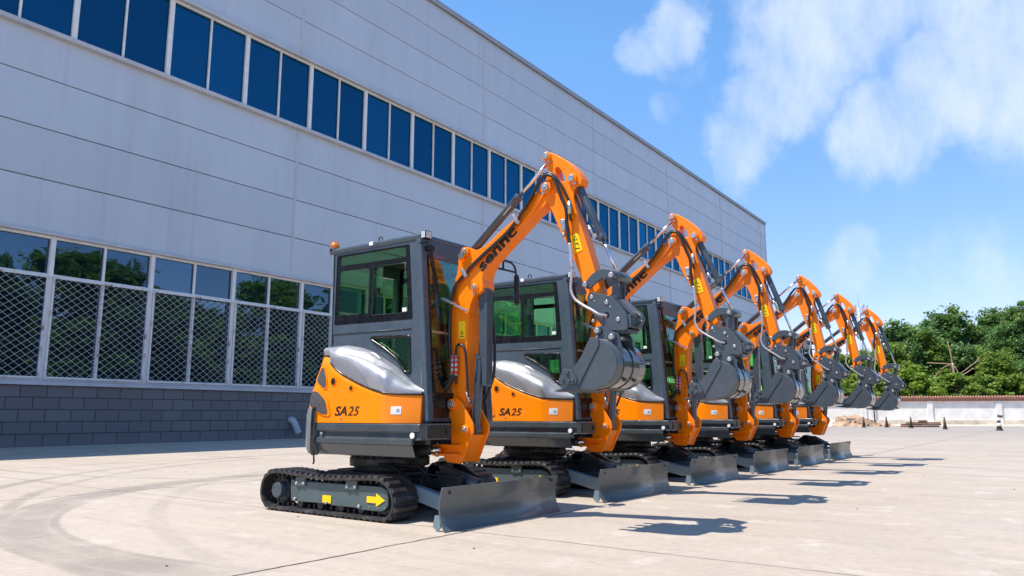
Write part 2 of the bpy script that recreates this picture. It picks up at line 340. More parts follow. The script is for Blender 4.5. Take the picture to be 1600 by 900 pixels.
def split_loose(o):
    '''every separate piece of a part (pins, pillars, clamps) becomes a part of its own; touching pieces stay together'''
    bm = bmesh.new(); bm.from_mesh(o.data); seen = set(); comps = []
    for v0 in bm.verts:
        if v0.index in seen: continue
        st, cs = [v0], []; seen.add(v0.index)
        while st:
            v_ = st.pop(); cs.append(v_.index)
            for e_ in v_.link_edges:
                w_ = e_.other_vert(v_)
                if w_.index not in seen: seen.add(w_.index); st.append(w_)
        co = [bm.verts[i].co for i in cs] if not bm.verts.ensure_lookup_table() else None
        comps.append((set(cs), [min(c[k] for c in co) - .002 for k in range(3)], [max(c[k] for c in co) + .002 for k in range(3)]))
    merged = True
    while merged:
        merged = False
        for i in range(len(comps)):
            for j in range(i + 1, len(comps)):
                A, B = comps[i], comps[j]
                if all(A[1][k] <= B[2][k] and B[1][k] <= A[2][k] for k in range(3)):
                    comps[i] = (A[0] | B[0], [min(A[1][k], B[1][k]) for k in range(3)], [max(A[2][k], B[2][k]) for k in range(3)]); comps.pop(j); merged = True; break
            if merged: break
    if len(comps) > 1:
        for n_, (ids, _, _) in enumerate(comps):
            b2 = bm.copy(); b2.verts.ensure_lookup_table(); bmesh.ops.delete(b2, geom=[v_ for v_ in b2.verts if v_.index not in ids], context='VERTS')
            me = bpy.data.meshes.new(o.name.split('.')[0]); b2.to_mesh(me); b2.free()
            for m_ in o.data.materials: me.materials.append(m_)
            if n_ == 0: first = me
            else:
                c = o.copy(); c.data = me; COL.objects.link(c)
        o.data = first
    bm.free()
SPLIT = {'cab_pillar', 'side_plate', 'hose_clamp', 'pin', 'pin_boss', 'bolt', 'bucket_ear', 'wear_strip', 'drain_hole', 'frame_bracket', 'lifting_hole', 'track_roller', 'red_band', 'bucket_pin', 'guard_wheel', 'control_console', 'joint_cover_strip', 'hose_sleeve', 'window_trim', 'blade_rib', 'cylinder_bracket', 'broken_limb', 'rear_wall', 'hydraulic_line'}
def flatten(root):
    for part in list(root.children):
        for sub in list(part.children):
            for deep in list(sub.children): deep.parent = part
def catmull(pts, sub, closed=False):
    P = [Vector(p) for p in pts]; out = []; n = len(P)
    rng = range(n) if closed else range(n - 1)
    for i in rng:
        g = (lambda k: P[k % n]) if closed else (lambda k: P[max(0, min(n - 1, k))])
        a, b_, c, d = g(i - 1), g(i), g(i + 1), g(i + 2)
        for j in range(sub):
            t = j / sub
            out.append(.5 * ((2 * b_) + (c - a) * t + (2 * a - 5 * b_ + 4 * c - d) * t * t + (3 * b_ - 3 * c + d - a) * t ** 3))
    if not closed: out.append(P[-1])
    return out
def rnd(pts, r, n=4):
    """round the corners of a 2D polygon"""
    out = []; N = len(pts)
    for i in range(N):
        p0, p, p1 = Vector(pts[i - 1]), Vector(pts[i]), Vector(pts[(i + 1) % N])
        a, c = (p0 - p), (p1 - p); k = min(r, a.length * .45, c.length * .45)
        A, B = p + a.normalized() * k, p + c.normalized() * k
        for j in range(n + 1):
            t = j / n; out.append(tuple(A * (1 - t) ** 2 + p * 2 * t * (1 - t) + B * t * t))
    return out
def circle2(cx_, cz_, r, n=16): return [(cx_ + r * math.cos(2 * math.pi * k / n), cz_ + r * math.sin(2 * math.pi * k / n)) for k in range(n)]
def empty(name, loc=(0, 0, 0), rz=0):
    o = bpy.data.objects.new(name, None); COL.objects.link(o); o.location = loc; o.rotation_euler = (0, 0, rz); o.empty_display_size = .3; return o
def tag(o, label=None, cat=None, group=None, kind=None):
    for k, v_ in (('label', label), ('category', cat), ('group', group), ('kind', kind)):
        if v_: o[k] = v_
    return o
def copy_tree(o, parent=None):
    c = o.copy(); COL.objects.link(c); c.parent = parent
    for ch in list(o.children): copy_tree(ch, c)
    return c
def text_mesh(body, size, shear=0., offset=0., extrude=.0015):
    cu = bpy.data.curves.new('lettering', 'FONT'); cu.body = body; cu.size = size; cu.shear = shear; cu.offset = offset; cu.extrude = extrude
    cu.resolution_u = 4
    o = bpy.data.objects.new('lettering', cu); COL.objects.link(o)
    dg = bpy.context.evaluated_depsgraph_get(); me = bpy.data.meshes.new_from_object(o.evaluated_get(dg))
    bpy.data.objects.remove(o); return me
def lettering(body, size, x, y, z, ang, parent, name='lettering', mat='text', shear=0., offset=0., width=None):
    me = text_mesh(body, size, shear, offset); me.materials.clear(); me.materials.append(M[mat])
    xs = [v_.co.x for v_ in me.vertices]
    if width:
        k = width / (max(xs) - min(xs)); me.transform(Matrix.Diagonal((k, 1, 1, 1)))
    me.transform(Matrix.Translation((x, y, z)) @ Matrix.Rotation(-ang, 4, 'Y') @ Matrix.Rotation(math.pi / 2, 4, 'X'))
    o = bpy.data.objects.new(name, me); COL.objects.link(o); o.parent = parent; return o

# ------------------------------------------------------------------ ground
g_ = MB()
for (x0, x1, y0, y1) in [(-900, 900, -300, 1500)]:
    vs_ = [g_.bm.verts.new(p) for p in ((x0, y0, 0), (x1, y0, 0), (x1, y1, 0), (x0, y1, 0))]; g_.bm.faces.new(vs_)
tag(g_.build('yard_ground', 'concrete'), 'pale dusty concrete yard with slab joints and tyre marks', 'ground', kind='structure')

# ------------------------------------------------------------------ factory
P0 = Vector((-24.158, 8.969, 0)); TH = R(1.4146)
fac = empty('factory_building', P0, TH)
tag(fac, 'long grey metal clad factory hall with two bands of windows above a slate block base', 'building')
S0, S1, DEEP = -39.0, 73.9, 46.0
m = MB(); m.box((-.15, (S0 + S1) / 2, .86), (.3, S1 - S0, 1.76)); m.build('block_base', 'tile', fac)
m = MB(); m.box((-.07, (S0 + S1) / 2, 1.80), (.34, S1 - S0, .11)); m.box((-.09, (S0 + S1) / 2, 1.895), (.22, S1 - S0, .07)); m.build('lower_sill', 'trim', fac, .012)
# core volume (roof and other sides), set behind the cladding
m = MB(); m.box((-DEEP / 2 - .45, (S0 + S1) / 2, 10.8), (DEEP - .3, S1 - S0 - .1, 21.6)); m.build('hall_volume', 'seam', fac)
def cladding(rows):
    m = MB(); edges = [S0] + [9.63 + 12.48 * k for k in range(-3, 6)] + [S1]; edges = sorted(e for e in set(edges) if S0 <= e <= S1)
    for z0, z1 in zip(rows, rows[1:]):
        for a, c in zip(edges, edges[1:]):
            m.box((-.10, (a + c) / 2, (z0 + z1) / 2), (.16, c - a - .03, z1 - z0 - .028))
    return m
cladding([6.24, 7.83, 9.38, 10.94, 12.32]).build('lower_wall_panels', 'panel', fac, .008, 1)
cladding([15.50, 17.1, 18.7, 20.3, 21.72]).build('upper_wall_panels', 'panel', fac, .008, 1)
m = MB()
for k in range(-3, 6):
    e = 9.63 + 12.48 * k
    for z0, z1 in ((6.22, 12.30), (15.52, 21.70)): m.box((-.015, e, (z0 + z1) / 2), (.03, .13, z1 - z0)); 
for k in range(-2, 5):
    e = 9.63 + 12.48 * k + 6.24; m.box((-.018, e, 20.98), (.006, .02, 1.3))
m.build('joint_cover_strip', 'trim', fac, .006, 1)
m = MB()
for z, h, d in ((6.20, .08, .10), (12.37, .14, .16), (15.43, .12, .14)): m.box((-.08 + d / 2, (S0 + S1) / 2, z), (.2 + d, S1 - S0, h))
for k in range(-3, 7): m.box((.07, 9.63 + 12.48 * k + 3, 12.30), (.2, .02, .06))
m.build('window_trim', 'trim', fac, .01, 1)
m = MB(); m.box((-.05, (S0 + S1) / 2, 21.83), (.34, S1 - S0 + .1, .2)); m.box((.125, (S0 + S1) / 2, 21.80), (.02, S1 - S0 + .1, .28))
m.box((-DEEP / 2 - .2, S1 - .02, 21.83), (DEEP, .3, .2))
m.build('roof_coping', 'coping_metal', fac, .01, 1)
m = MB()
for r0, r1 in zip([.05] + [1.6 * k for k in range(1, 14)], [1.6 * k for k in range(1, 14)] + [21.72]): m.box((-DEEP / 2 - .2, S1 - .08, (r0 + r1) / 2), (DEEP - .06, .12, r1 - r0 - .03))
m.build('end_wall_panels', 'panel', fac, .006, 1)
m = MB(); m.cyl((-.03, S1 - .03, 0), (-.03, S1 - .03, 21.7), .06); m.box((.05, S1 + .15, 22.05), (.12, .25, .1)); m.build('downpipe', 'trim', fac)
m = MB(); m.tube([(-.05, 9.92, .70), (.10, 9.93, .69), (.20, 9.97, .56), (.24, 10.05, .36), (.25, 10.12, .22)], .125, 16, 4); m.build('drain_spout', 'trim', fac)

BAY = 3.12
def win_upper():
    w = MB(); z0, z1 = 12.44, 15.37
    w.box((-.07, 0, (z0 + z1) / 2), (.10, .17, z1 - z0)); w.box((-.075, BAY / 2, (z0 + z1) / 2), (.08, .065, z1 - z0 - .002))
    w.box((-.075, BAY / 2, z0 + .04), (.085, BAY - .17, .08)); w.box((-.075, BAY / 2, z1 - .035), (.085, BAY - .17, .07))
    o = w.build('window', 'frame', fac, .006, 1)
    for k in (0, 1):
        g = MB(); g.box((-.13, BAY * (.25 + .5 * k) + .02 * (1 - 2 * k), (z0 + z1) / 2), (.012, BAY / 2 - .05, z1 - z0)); g.build('pane', 'blueglass', o)
    return o
def win_lower():
    w = MB(); z0, z1, zt = 1.93, 6.16, 4.97
    w.box((-.06, 0, (z0 + z1) / 2), (.12, .14, z1 - z0)); w.box((-.07, BAY / 2, (z0 + z1) / 2), (.08, .07, z1 - z0 - .002))
    w.box((-.07, BAY / 2, z1 - .04), (.09, BAY - .14, .08)); w.box((-.07, BAY / 2, z0 + .035), (.09, BAY - .14, .07)); w.box((-.07, BAY / 2, zt), (.10, BAY - .14, .10))
    o = w.build('window', 'frame', fac, .006, 1)
    for k in (0, 1):
        for a, c in ((z0, zt), (zt, z1)):
            g = MB(); g.box((-.13, BAY * (.25 + .5 * k) + .02 * (1 - 2 * k), (a + c) / 2), (.012, BAY / 2 - .05, c - a - .01)); g.build('pane', 'darkglass', o)
    # guard: an angle iron frame with woven diagonal wire
    q = MB(); a, c, y0, y1 = z0 + .03, zt - .04, .09, BAY - .09; X_ = .035
    for yy in (y0, y1): q.box((X_, yy, (a + c) / 2), (.05, .06, c - a))
    q.box((X_, (y0 + y1) / 2, a), (.05, y1 - y0 + .06, .06)); q.box((X_, (y0 + y1) / 2, c), (.05, y1 - y0 + .06, .07)); q.box((X_ - .01, (y0 + y1) / 2, (a + c) / 2), (.02, .05, c - a))
    gr = q.build('guard_frame', 'rustframe', o, .004, 1)
    q = MB(); W_, H_ = y1 - y0, c - a; sp = .285; sl = .74
    for sgn in (1, -1):
        n_ = int((W_ + H_ / sl) / sp) + 2
        for k in range(-1, n_):
            # line y = s0 + sgn*t, z = a + t*sl
            s0 = (k * sp - H_ / sl) if sgn > 0 else k * sp
            t0, t1 = 0., H_ / sl
            if sgn > 0: t0, t1 = max(t0, -s0), min(t1, W_ - s0)
            else: t0, t1 = max(t0, s0 - W_), min(t1, s0)
            if t1 - t0 < .02: continue
            q.beam((X_ + .004 * sgn, y0 + s0 + sgn * t0, a + t0 * sl), (X_ + .004 * sgn, y0 + s0 + sgn * t1, a + t1 * sl), .009, .009)
    q.build('guard_mesh', 'wire', o)
    return o
for o in list(fac.children):
    if o.name.split('.')[0] in ('joint_cover_strip', 'window_trim'): split_loose(o)
for fn in (win_upper, win_lower):
    base = fn(); first = True
    for k in range(-12, 23):
        o = base if first else copy_tree(base, fac); first = False
        o.location = (0, .86 + BAY * k, 0)

# ------------------------------------------------------------------ excavator
YC = -.05
def prism(m, pts, half, yc=YC, holes=()): return m.plate(pts, yc - half, yc + half, holes)
BOOM = [(1.95, 2.889), (1.995, 2.857), (2.015, 2.797), (1.988, 2.745), (1.945, 2.715), (1.894, 2.672), (1.769, 2.60), (1.597, 2.475), (1.455, 2.37), (1.309, 2.25), (1.253, 2.17), (1.235, 2.106),
        (1.248, 2.046), (1.235, 2.0), (1.200, 1.975), (1.147, 1.965), (1.108, 1.9), (1.085, 1.82), (1.072, 1.63), (1.062, 1.388), (1.055, 1.1), (1.025, .965), (.985, .925), (.939, .912), (.89, .93),
        (.868, .975), (.872, 1.06), (.872, 1.233), (.868, 1.45), (.862, 1.70), (.863, 1.95), (.885, 2.094), (.928, 2.19), (.942, 2.263), (.939, 2.312), (.965, 2.38), (1.0, 2.42), (1.045, 2.43), (1.099, 2.41),
        (1.145, 2.385), (1.227, 2.40), (1.308, 2.441), (1.409, 2.51), (1.566, 2.60), (1.726, 2.72), (1.835, 2.82), (1.903, 2.88)]
BOOM_IN = [(1.91, 2.77), (1.80, 2.635), (1.60, 2.478), (1.46, 2.373), (1.312, 2.253), (1.256, 2.172), (1.238, 2.106), (1.25, 2.046), (1.237, 2.0), (1.202, 1.977), (1.15, 1.968), (1.110, 1.9), (1.087, 1.82), (1.074, 1.63), (1.064, 1.388),
           (1.057, 1.1), (1.0, 1.05), (.955, 1.12), (.945, 1.35), (.935, 1.70), (.938, 1.93), (.965, 2.04), (1.04, 2.13), (1.14, 2.21), (1.30, 2.315), (1.50, 2.43), (1.68, 2.56), (1.80, 2.68), (1.86, 2.80)]
ARM = [(1.895, 3.115), (1.905, 3.145), (1.935, 3.158), (2.0, 3.138), (2.096, 3.072), (2.195, 2.985), (2.253, 2.912), (2.281, 2.856), (2.268, 2.81), (2.222, 2.795), (2.196, 2.77), (2.198, 2.70), (2.216, 2.606), (2.24, 2.526),
       (2.30, 2.347), (2.39, 2.06), (2.435, 1.90), (2.42, 1.83), (2.375, 1.80), (2.335, 1.83), (2.312, 1.878), (2.26, 2.007), (2.14, 2.292), (2.045, 2.467), (1.975, 2.63), (1.925, 2.72), (1.888, 2.79), (1.885, 2.86), (1.925, 2.93), (1.935, 3.0), (1.915, 3.06)]
SLOT = [(2.014, 2.995), (2.045, 3.004), (2.075, 2.97), (2.119, 2.899), (2.114, 2.865), (2.063, 2.87), (2.026, 2.926)]

def foot(u):
    """outline of the upper structure from the right front corner round the tail to the left front; u in 0..1 -> point, inward normal"""
    xs, ry, rr = 1.03, .70, .79
    a0 = math.asin(ry / rr)
    L1 = xs + rr * math.cos(a0); L2 = rr * (2 * a0); T = 2 * L1 + L2; s_ = u * T
    if s_ < L1: return Vector((xs - s_, -ry, 0)), Vector((0, 1, 0))
    if s_ > L1 + L2: return Vector((-rr * math.cos(a0) + (s_ - L1 - L2), ry, 0)), Vector((0, -1, 0))
    a = -a0 + (s_ - L1) / rr
    p = Vector((-rr * math.cos(a), rr * math.sin(a), 0)); return p, -p.normalized()
XS = 1.03; A0 = math.asin(.70 / .79); LL1 = XS + .79 * math.cos(A0); LTOT = 2 * LL1 + .79 * 2 * A0
def lerp_tab(t, x):
    if x <= t[0][0]: return t[0][1]
    for (a, va), (c, vb) in zip(t, t[1:]):
        if x <= c: k = (x - a) / (c - a); return va + (vb - va) * k
    return t[-1][1]

def make_excavator():
    root = empty('mini_excavator')
    # ---------- tracks
    def track(sy):
        yo, yi = (-.72, -.42) if sy < 0 else (.72, .42)
        path = [(-1.035, .17), (-1.015, .265), (-.955, .335), (-.87, .366), (-.7, .370), (-.45, .352), (-.2, .340), (.1, .345), (.4, .360), (.56, .362), (.67, .330), (.745, .255), (.772, .165), (.752, .085), (.70, .036),
                (.61, .020), (.3, .020), (0, .020), (-.3, .020), (-.6, .020), (-.86, .020), (-.96, .045), (-1.015, .10)]
        P = catmull([(x, 0, z) for x, z in path], 8, True); n = len(P)
        # resample evenly
        ln = [0]
        for i in range(n): ln.append(ln[-1] + (P[(i + 1) % n] - P[i]).length)
        def at(s_):
            s_ %= ln[-1]
            for i in range(n):
                if ln[i + 1] >= s_: k = (s_ - ln[i]) / (ln[i + 1] - ln[i]); a, c = P[i], P[(i + 1) % n]; return a.lerp(c, k), (c - a).normalized()
        NL = 52; m = MB(); secs = []
        for i in range(NL * 3):
            p, t = at(ln[-1] * i / (NL * 3)); nr = Vector((t.z, 0, -t.x)) * -1   # outward
            ctr = Vector((-.13, 0, .19)); 
            if (p - ctr).dot(nr) < 0: nr = -nr
            secs.append((p, nr, t))
        def rowpts(p, nr): 
            y0, y1 = min(yo, yi), max(yo, yi)
            return [p + Vector((0, y0, 0)), p + nr * -.006 + Vector((0, y0 + .004, 0)) - nr * .016, p - nr * .022 + Vector((0, y1 - .004, 0)), p + Vector((0, y1, 0))]
        R_ = [rowpts(p, nr) for p, nr, t in secs]; m.loft(R_ + [R_[0]], closed=True)
        bmesh.ops.remove_doubles(m.bm, verts=m.bm.verts, dist=1e-5)
        for i in range(NL):
            p, t = at(ln[-1] * i / NL); nr = Vector((t.z, 0, -t.x)) * -1
            if (p - Vector((-.13, 0, .19))).dot(nr) < 0: nr = -nr
            rot = Matrix((t, Vector((0, 1, 0)), t.cross(Vector((0, 1, 0))))).transposed()
            for hf in (0, 1):
                yc = min(yo, yi) + (.082 if hf == i % 2 else .218)
                w_ = .155
                q = bmesh.ops.create_cube(m.bm, size=1)['verts']
                for v_ in q:
                    top = v_.co.z > 0; v_.co = Vector((v_.co.x * (.034 if top else .058), v_.co.y * (w_ if not top else w_ - .02), v_.co.z * .024))
                up_ = 1 if rot.col[2].dot(nr) > 0 else -1
                if up_ < 0:
                    for v_ in q: v_.co.z *= -1; v_.co.y *= -1
                bmesh.ops.transform(m.bm, matrix=Matrix.Translation(p + nr * .008 + Vector((0, yc, 0)) + t * (.0 if hf else 0)) @ rot.to_4x4(), verts=q)
            # inner guide lugs
            rr_ = Matrix((t, Vector((0, 1, 0)), t.cross(Vector((0, 1, 0))))).transposed()
            m.box(p - nr * .038 + Vector((0, (yo + yi) / 2 - .035 * (1 if sy < 0 else -1), 0)), (.03, .03, .04), rr_)
        bmesh.ops.recalc_face_normals(m.bm, faces=m.bm.faces)
        for f in m.bm.faces: f.smooth = False
        tr_ = m.build('track', 'rubber', root)
        s_ = 1 if sy < 0 else -1                                   # outward face towards -y for the right track
        Yf = lambda d: (yo + d * s_)
        fr = MB(); fo = rnd([(-.636, .300), (-.381, .288), (.582, .292), (.660, .262), (.672, .134), (.60, .085), (.325, .082), (.278, .095), (-.051, .095), (-.085, .105), (-.62, .098)], .03, 3)
        fr.plate(fo, Yf(.045), Yf(.08)); fr.plate([(x * .97, .02 + z * .9) for x, z in fo], Yf(.08), Yf(.24))
        f_ = fr.build('track_frame', 'framegrey', tr_, .006)
        q = MB()
        for x in (-.475, .222): q.plate([(x - .07, .325), (x + .07, .330), (x + .073, .248), (x - .07, .242)], Yf(.028), Yf(.046))
        q.build('frame_bracket', 'framegrey', tr_, .006)
        q = MB()
        for x, z in [(-.525, .265), (-.425, .270), (.172, .27), (.272, .273), (-.54, .125), (-.10, .118), (.33, .115)]: q.cyl((x, Yf(.05), z), (x, Yf(.018), z), .013, n=10)
        for x in (.44, .55, .63): q.cyl((x, Yf(.05), .115), (x, Yf(.04), .115), .006, n=8)
        q.build('bolt', 'zinc', tr_)
        q = MB(); q.cyl((-.822, Yf(.24), .19), (-.822, Yf(.09), .19), .125, n=28)
        for k in range(14):
            a = 2 * math.pi * k / 14; q.box((-.822 + .14 * math.cos(a), Yf(.15), .19 + .14 * math.sin(a)), (.04, .05, .035), Matrix.Rotation(-a, 3, 'Y'))
        for k in range(10):
            a = 2 * math.pi * k / 10; q.cyl((-.822 + .105 * math.cos(a), Yf(.1), .19 + .105 * math.sin(a)), (-.822 + .105 * math.cos(a), Yf(.078), .19 + .105 * math.sin(a)), .010, n=8)
        q.build('sprocket', 'dark', tr_, .003, 1)
        q = MB(); q.cyl((-.822, Yf(.2), .19), (-.822, Yf(.03), .19), .078, .072, n=28)
        for k in range(3): a = 2 * math.pi * k / 3 + .5; q.cyl((-.822 + .05 * math.cos(a), Yf(.04), .19 + .05 * math.sin(a)), (-.822 + .05 * math.cos(a), Yf(.026), .19 + .05 * math.sin(a)), .007, n=8)
        q.build('final_drive_hub', 'grey', tr_, .006)
        q = MB(); q.cyl((.585, Yf(.22), .19), (.585, Yf(.09), .19), .145, n=30); q.build('idler_wheel', 'dark', tr_, .01)
        q = MB()
        for x in (-.5, -.22, .06, .32): q.cyl((x, Yf(.25), .085), (x, Yf(.06), .085), .04, n=16)
        q.cyl((-.05, Yf(.22), .305), (-.05, Yf(.09), .305), .03, n=14)
        q.build('track_roller', 'dark', tr_, .006)
        if sy < 0:
            q = MB(); q.box((-.105, Yf(.040), .147), (.115, .006, .066)); q.build('yellow_sticker', 'yellow', tr_)
            q = MB(); q.plate([(.415, .205), (.53, .205), (.53, .232), (.632, .178), (.53, .124), (.53, .152), (.415, .152)], Yf(.038), Yf(.044)); q.build('direction_arrow', 'yellow', tr_)
    track(-1); track(1)
    # ---------- undercarriage
    m = MB(); m.box((-.02, 0, .30), (.95, .50, .16)); m.plate([(-.45, .2), (.5, .2), (.42, .38), (-.4, .38)], -.45, -.20); m.plate([(-.45, .2), (.5, .2), (.42, .38), (-.4, .38)], .20, .45)
    m.box((.5, 0, .27), (.2, .4, .14))
    cf = m.build('carbody', 'dark', root, .02)
    m = MB(); m.cyl((.0, 0, .36), (0, 0, .545), .34, n=40); m.cyl((0, 0, .42), (0, 0, .50), .385, n=40)
    for k in range(20): a = 2 * math.pi * k / 20; m.cyl((.362 * math.cos(a), .362 * math.sin(a), .49), (.362 * math.cos(a), .362 * math.sin(a), .52), .016, n=8)
    m.build('slewing_ring', 'dark', cf, .005)
    m = MB(); m.tube([(.30, -.30, .455), (.5, -.26, .44), (.60, -.24, .44), (.66, -.23, .40), (.71, -.22, .375), (.95, -.20, .36), (1.05, -.18, .355)], .011, 8)
    m.tube([(-.2, .2, .43), (-.5, .3, .47), (-.7, .34, .44), (-.85, .38, .36)], .014, 8); m.tube([(.2, -.33, .45), (.42, -.36, .43), (.55, -.40, .36), (.4, -.46, .31)], .014, 8)
    m.build('hydraulic_line', 'hose', cf)
    m = MB(); m.plate([(.50, .33), (.66, .46), (.86, .45), (1.04, .36), (1.0, .26), (.55, .24)], -.14, -.10); m.plate([(.50, .33), (.66, .46), (.86, .45), (1.04, .36), (1.0, .26), (.55, .24)], .06, .10)
    m.cyl((.70, -.14, .40), (.70, .10, .40), .075, n=20); m.cyl((.76, -.17, .385), (.76, -.13, .385), .022, n=10)
    m.build('cylinder_bracket', 'dark', cf, .008)
    # ---------- dozer blade
    prof = [(1.402, .335), (1.385, .285), (1.372, .22), (1.372, .155), (1.385, .09), (1.408, .035), (1.432, .004)]
    P = catmull([(x, 0, z) for x, z in prof], 4)
    m = MB(); n_ = len(P); Y0, Y1 = -.81, .84
    front = [[Vector((p.x, y, p.z)) for p in P] for y in (Y0, Y1)]; back = [[Vector((p.x - .016, y, p.z + .002)) for p in P] for y in (Y0, Y1)]
    ring = lambda i: front[i] + back[i][::-1]
    rows = m.loft([ring(0), ring(1)], closed=True); m.bm.faces.new(rows[0]); m.bm.faces.new(rows[1][::-1])
    bmesh.ops.recalc_face_normals(m.bm, faces=m.bm.faces)
    bl = m.build('dozer_blade', 'bladegrey', root, .003, 1)
    m = MB(); m.plate([(1.355, .12), (1.362, .03), (1.33, .0), (1.28, .03), (1.30, .12)], Y0 + .02, Y0 + .035); m.plate([(1.355, .12), (1.362, .03), (1.33, .0), (1.28, .03), (1.30, .12)], Y1 - .035, Y1 - .02)
    m.box((1.355, 0, .27), (.03, 1.5, .05)); m.box((1.35, 0, .07), (.03, 1.5, .05)); m.box((1.31, 0, .2), (.12, .26, .12))
    m.build('blade_rib', 'bladearm', bl, .004)
    m = MB()
    for y in (Y0 + .09, Y1 - .09): m.cyl((1.372, y, .295), (1.398, y, .295), .013, n=10)
    m.build('lifting_hole', 'black', bl)
    for y in (-.37, .37):
        m = MB(); m.plate([(.45, .32), (.75, .285), (1.04, .222), (1.36, .19), (1.36, .07), (1.04, .092), (.78, .15), (.45, .20)], y - .045, y + .045); m.build('blade_arm', 'bladearm', bl, .012)
    m = MB(); m.cyl((.70, -.02, .40), (1.12, -.02, .29), .052, n=20); m.build('blade_cylinder', 'grey', root, .006).parent = root
    m = MB(); m.cyl((1.10, -.02, .296), (1.33, -.02, .235), .026, n=16); m.build('cylinder_rod', 'chrome', root.children[-1])
    # ---------- upper structure skirt
    US = [i / 90 for i in range(91)]
    def shell(levels, u0=0., u1=1., nu=90):
        secs = []
        for i in range(nu + 1):
            u = u0 + (u1 - u0) * i / nu; p, nn = foot(u); secs.append([p + nn * ins + Vector((0, 0, z)) for z, ins in levels])
        return secs
    def tier(m, lv, x0, xl, extra):
        u0, u1 = (XS - x0) / LTOT, 1 - (XS - xl) / LTOT
        secs = shell(lv, u0, u1); rows = m.loft(secs, smooth=False)
        ex_rows = [[m.bm.verts.new(Vector((x, y, z))) for z, ins in lv] for x, y in extra]      # front outline, from the left end back to the right end
        lp = rows + ex_rows
        seq = [rows[-1]] + ex_rows + [rows[0]]
        for a, c in zip(seq, seq[1:]):
            for k in range(len(lv) - 1): m.bm.faces.new((a[k], a[k + 1], c[k + 1], c[k]))
        m.bm.faces.new([r_[0] for r_ in lp][::-1]); m.bm.faces.new([r_[-1] for r_ in lp])
    m = MB()
    tier(m, [(.690, .004), (.702, .022), (.752, .026), (.760, .0), (.815, .0), (.824, .008)], 1.03, .40, [(.50, .62), (.72, .10), (.86, -.16), (.90, -.22), (1.03, -.30), (1.045, -.62)])
    tier(m, [(.535, .10), (.545, .05), (.64, .012), (.652, .0), (.692, .0)], .95, .40, [(.45, .50), (.50, .10), (.45, -.30), (.70, -.44), (.86, -.58)])
    bmesh.ops.recalc_face_normals(m.bm, faces=m.bm.faces)
    sk_ = m.build('lower_skirt', 'skirtgrey', root, .006)
    m = MB(); m.cyl((.955, -.69, .727), (.955, -.704, .727), .024, n=20); o = m.build('reflector', 'white', sk_); 
    m = MB(); m.cyl((-.19, -.69, .73), (-.19, -.708, .73), .014, n=10); m.cyl((.07, -.685, .866), (.07, -.700, .866), .011, n=10); m.build('bolt', 'zinc', sk_)
    m = MB(); m.box((1.047, -.46, .757), (.02, .28, .11)); m.box((1.062, -.36, .757), (.016, .05, .05)); m.build('front_panel', 'black', sk_, .008)
    uS = lambda x: (XS - x) / LTOT
    # counterweight wraps the tail
    m = MB(); c0, c1 = uS(-.29), 1 - uS(-.29)
    secs = shell([(.53, .055), (.545, .012), (.60, -.012), (.78, -.016), (.90, -.014), (.965, .0), (.97, .06)], c0, c1, 40); rows = m.loft(secs, smooth=True)
    m.bm.faces.new(rows[0][::-1]); m.bm.faces.new(rows[-1]); bmesh.ops.recalc_face_normals(m.bm, faces=m.bm.faces)
    m.build('counterweight', 'weight', root, .012, 3)
    m = MB(); secs = shell([(.53, -.004), (.60, -.024), (.80, -.026), (.95, -.02), (.975, .0)], c0 - .003, c0 + .006, 2); m.loft(secs)
    m.tube([(-.285, -.70, .56), (-.27, -.712, .51), (-.262, -.715, .475), (-.275, -.712, .455)], .008, 6); m.build('rubber_edge_strip', 'black', root)
    # orange engine cover
    top = [(-.30, 1.445), (-.2, 1.438), (-.17, 1.378), (.05, 1.256), (.2, 1.196), (.31, 1.155), (.447, 1.113), (.56, 1.085), (.66, 1.072), (.97, 1.062), (1.03, 1.062)]
    def ztop(u):
        p, nn = foot(u)
        return lerp_tab(top, p.x) if p.y < 0 and p.x > -.30 else 1.445
    m = MB(); secs = []; NU = 80; u_end = 1 - uS(-.05)
    for i in range(NU + 1):
        u = uS(.88) + (u_end - uS(.88)) * i / NU; p, nn = foot(u); zt = ztop(u); tail = min(1, max(0, (-p.x - .05) / .35)); sec = []
        for k in range(9):
            t = k / 8; z = .828 + (zt - .828) * t
            ins = .004 + .012 * t + tail * .13 * max(0, (z - 1.0) / .45) ** 1.3
            if p.y < 0 and p.x > .56: ins += .17 * min(1, (p.x - .56) / .32) ** 1.3
            sec.append(p + nn * ins + Vector((0, 0, z)))
        sec.append(p + nn * (ins + .02) + Vector((0, 0, zt + .004))); sec.append(p + nn * (ins + .10) + Vector((0, 0, zt - .01)))
        secs.append(sec)
    m.loft(secs, smooth=True)
    fr0 = [m.bm.verts.new(p) for p in secs[0][:9]]; fr1 = [m.bm.verts.new(p + Vector((-.03, .08, 0))) for p in secs[0][:9]]
    for k in range(8): m.bm.faces.new((fr0[k], fr0[k + 1], fr1[k + 1], fr1[k]))
    bmesh.ops.recalc_face_normals(m.bm, faces=m.bm.faces)
    ec = m.build('engine_cover', 'orange_panel', root)
    def on_cover(x, z, out=.004):
        """place a point on the cover's surface at side position x (x may run past the tail corner as arc length)"""
        u = uS(x); p, nn = foot(u); zt = ztop(u); tail = min(1, max(0, (-p.x - .05) / .35)); t = (z - .828) / (zt - .828)
        ins = .004 + .012 * t + tail * .13 * max(0, (z - 1.0) / .45) ** 1.3
        if p.y < 0 and p.x > .56: ins += .17 * min(1, (p.x - .56) / .32) ** 1.3
        return p + nn * (ins - out) + Vector((0, 0, z))
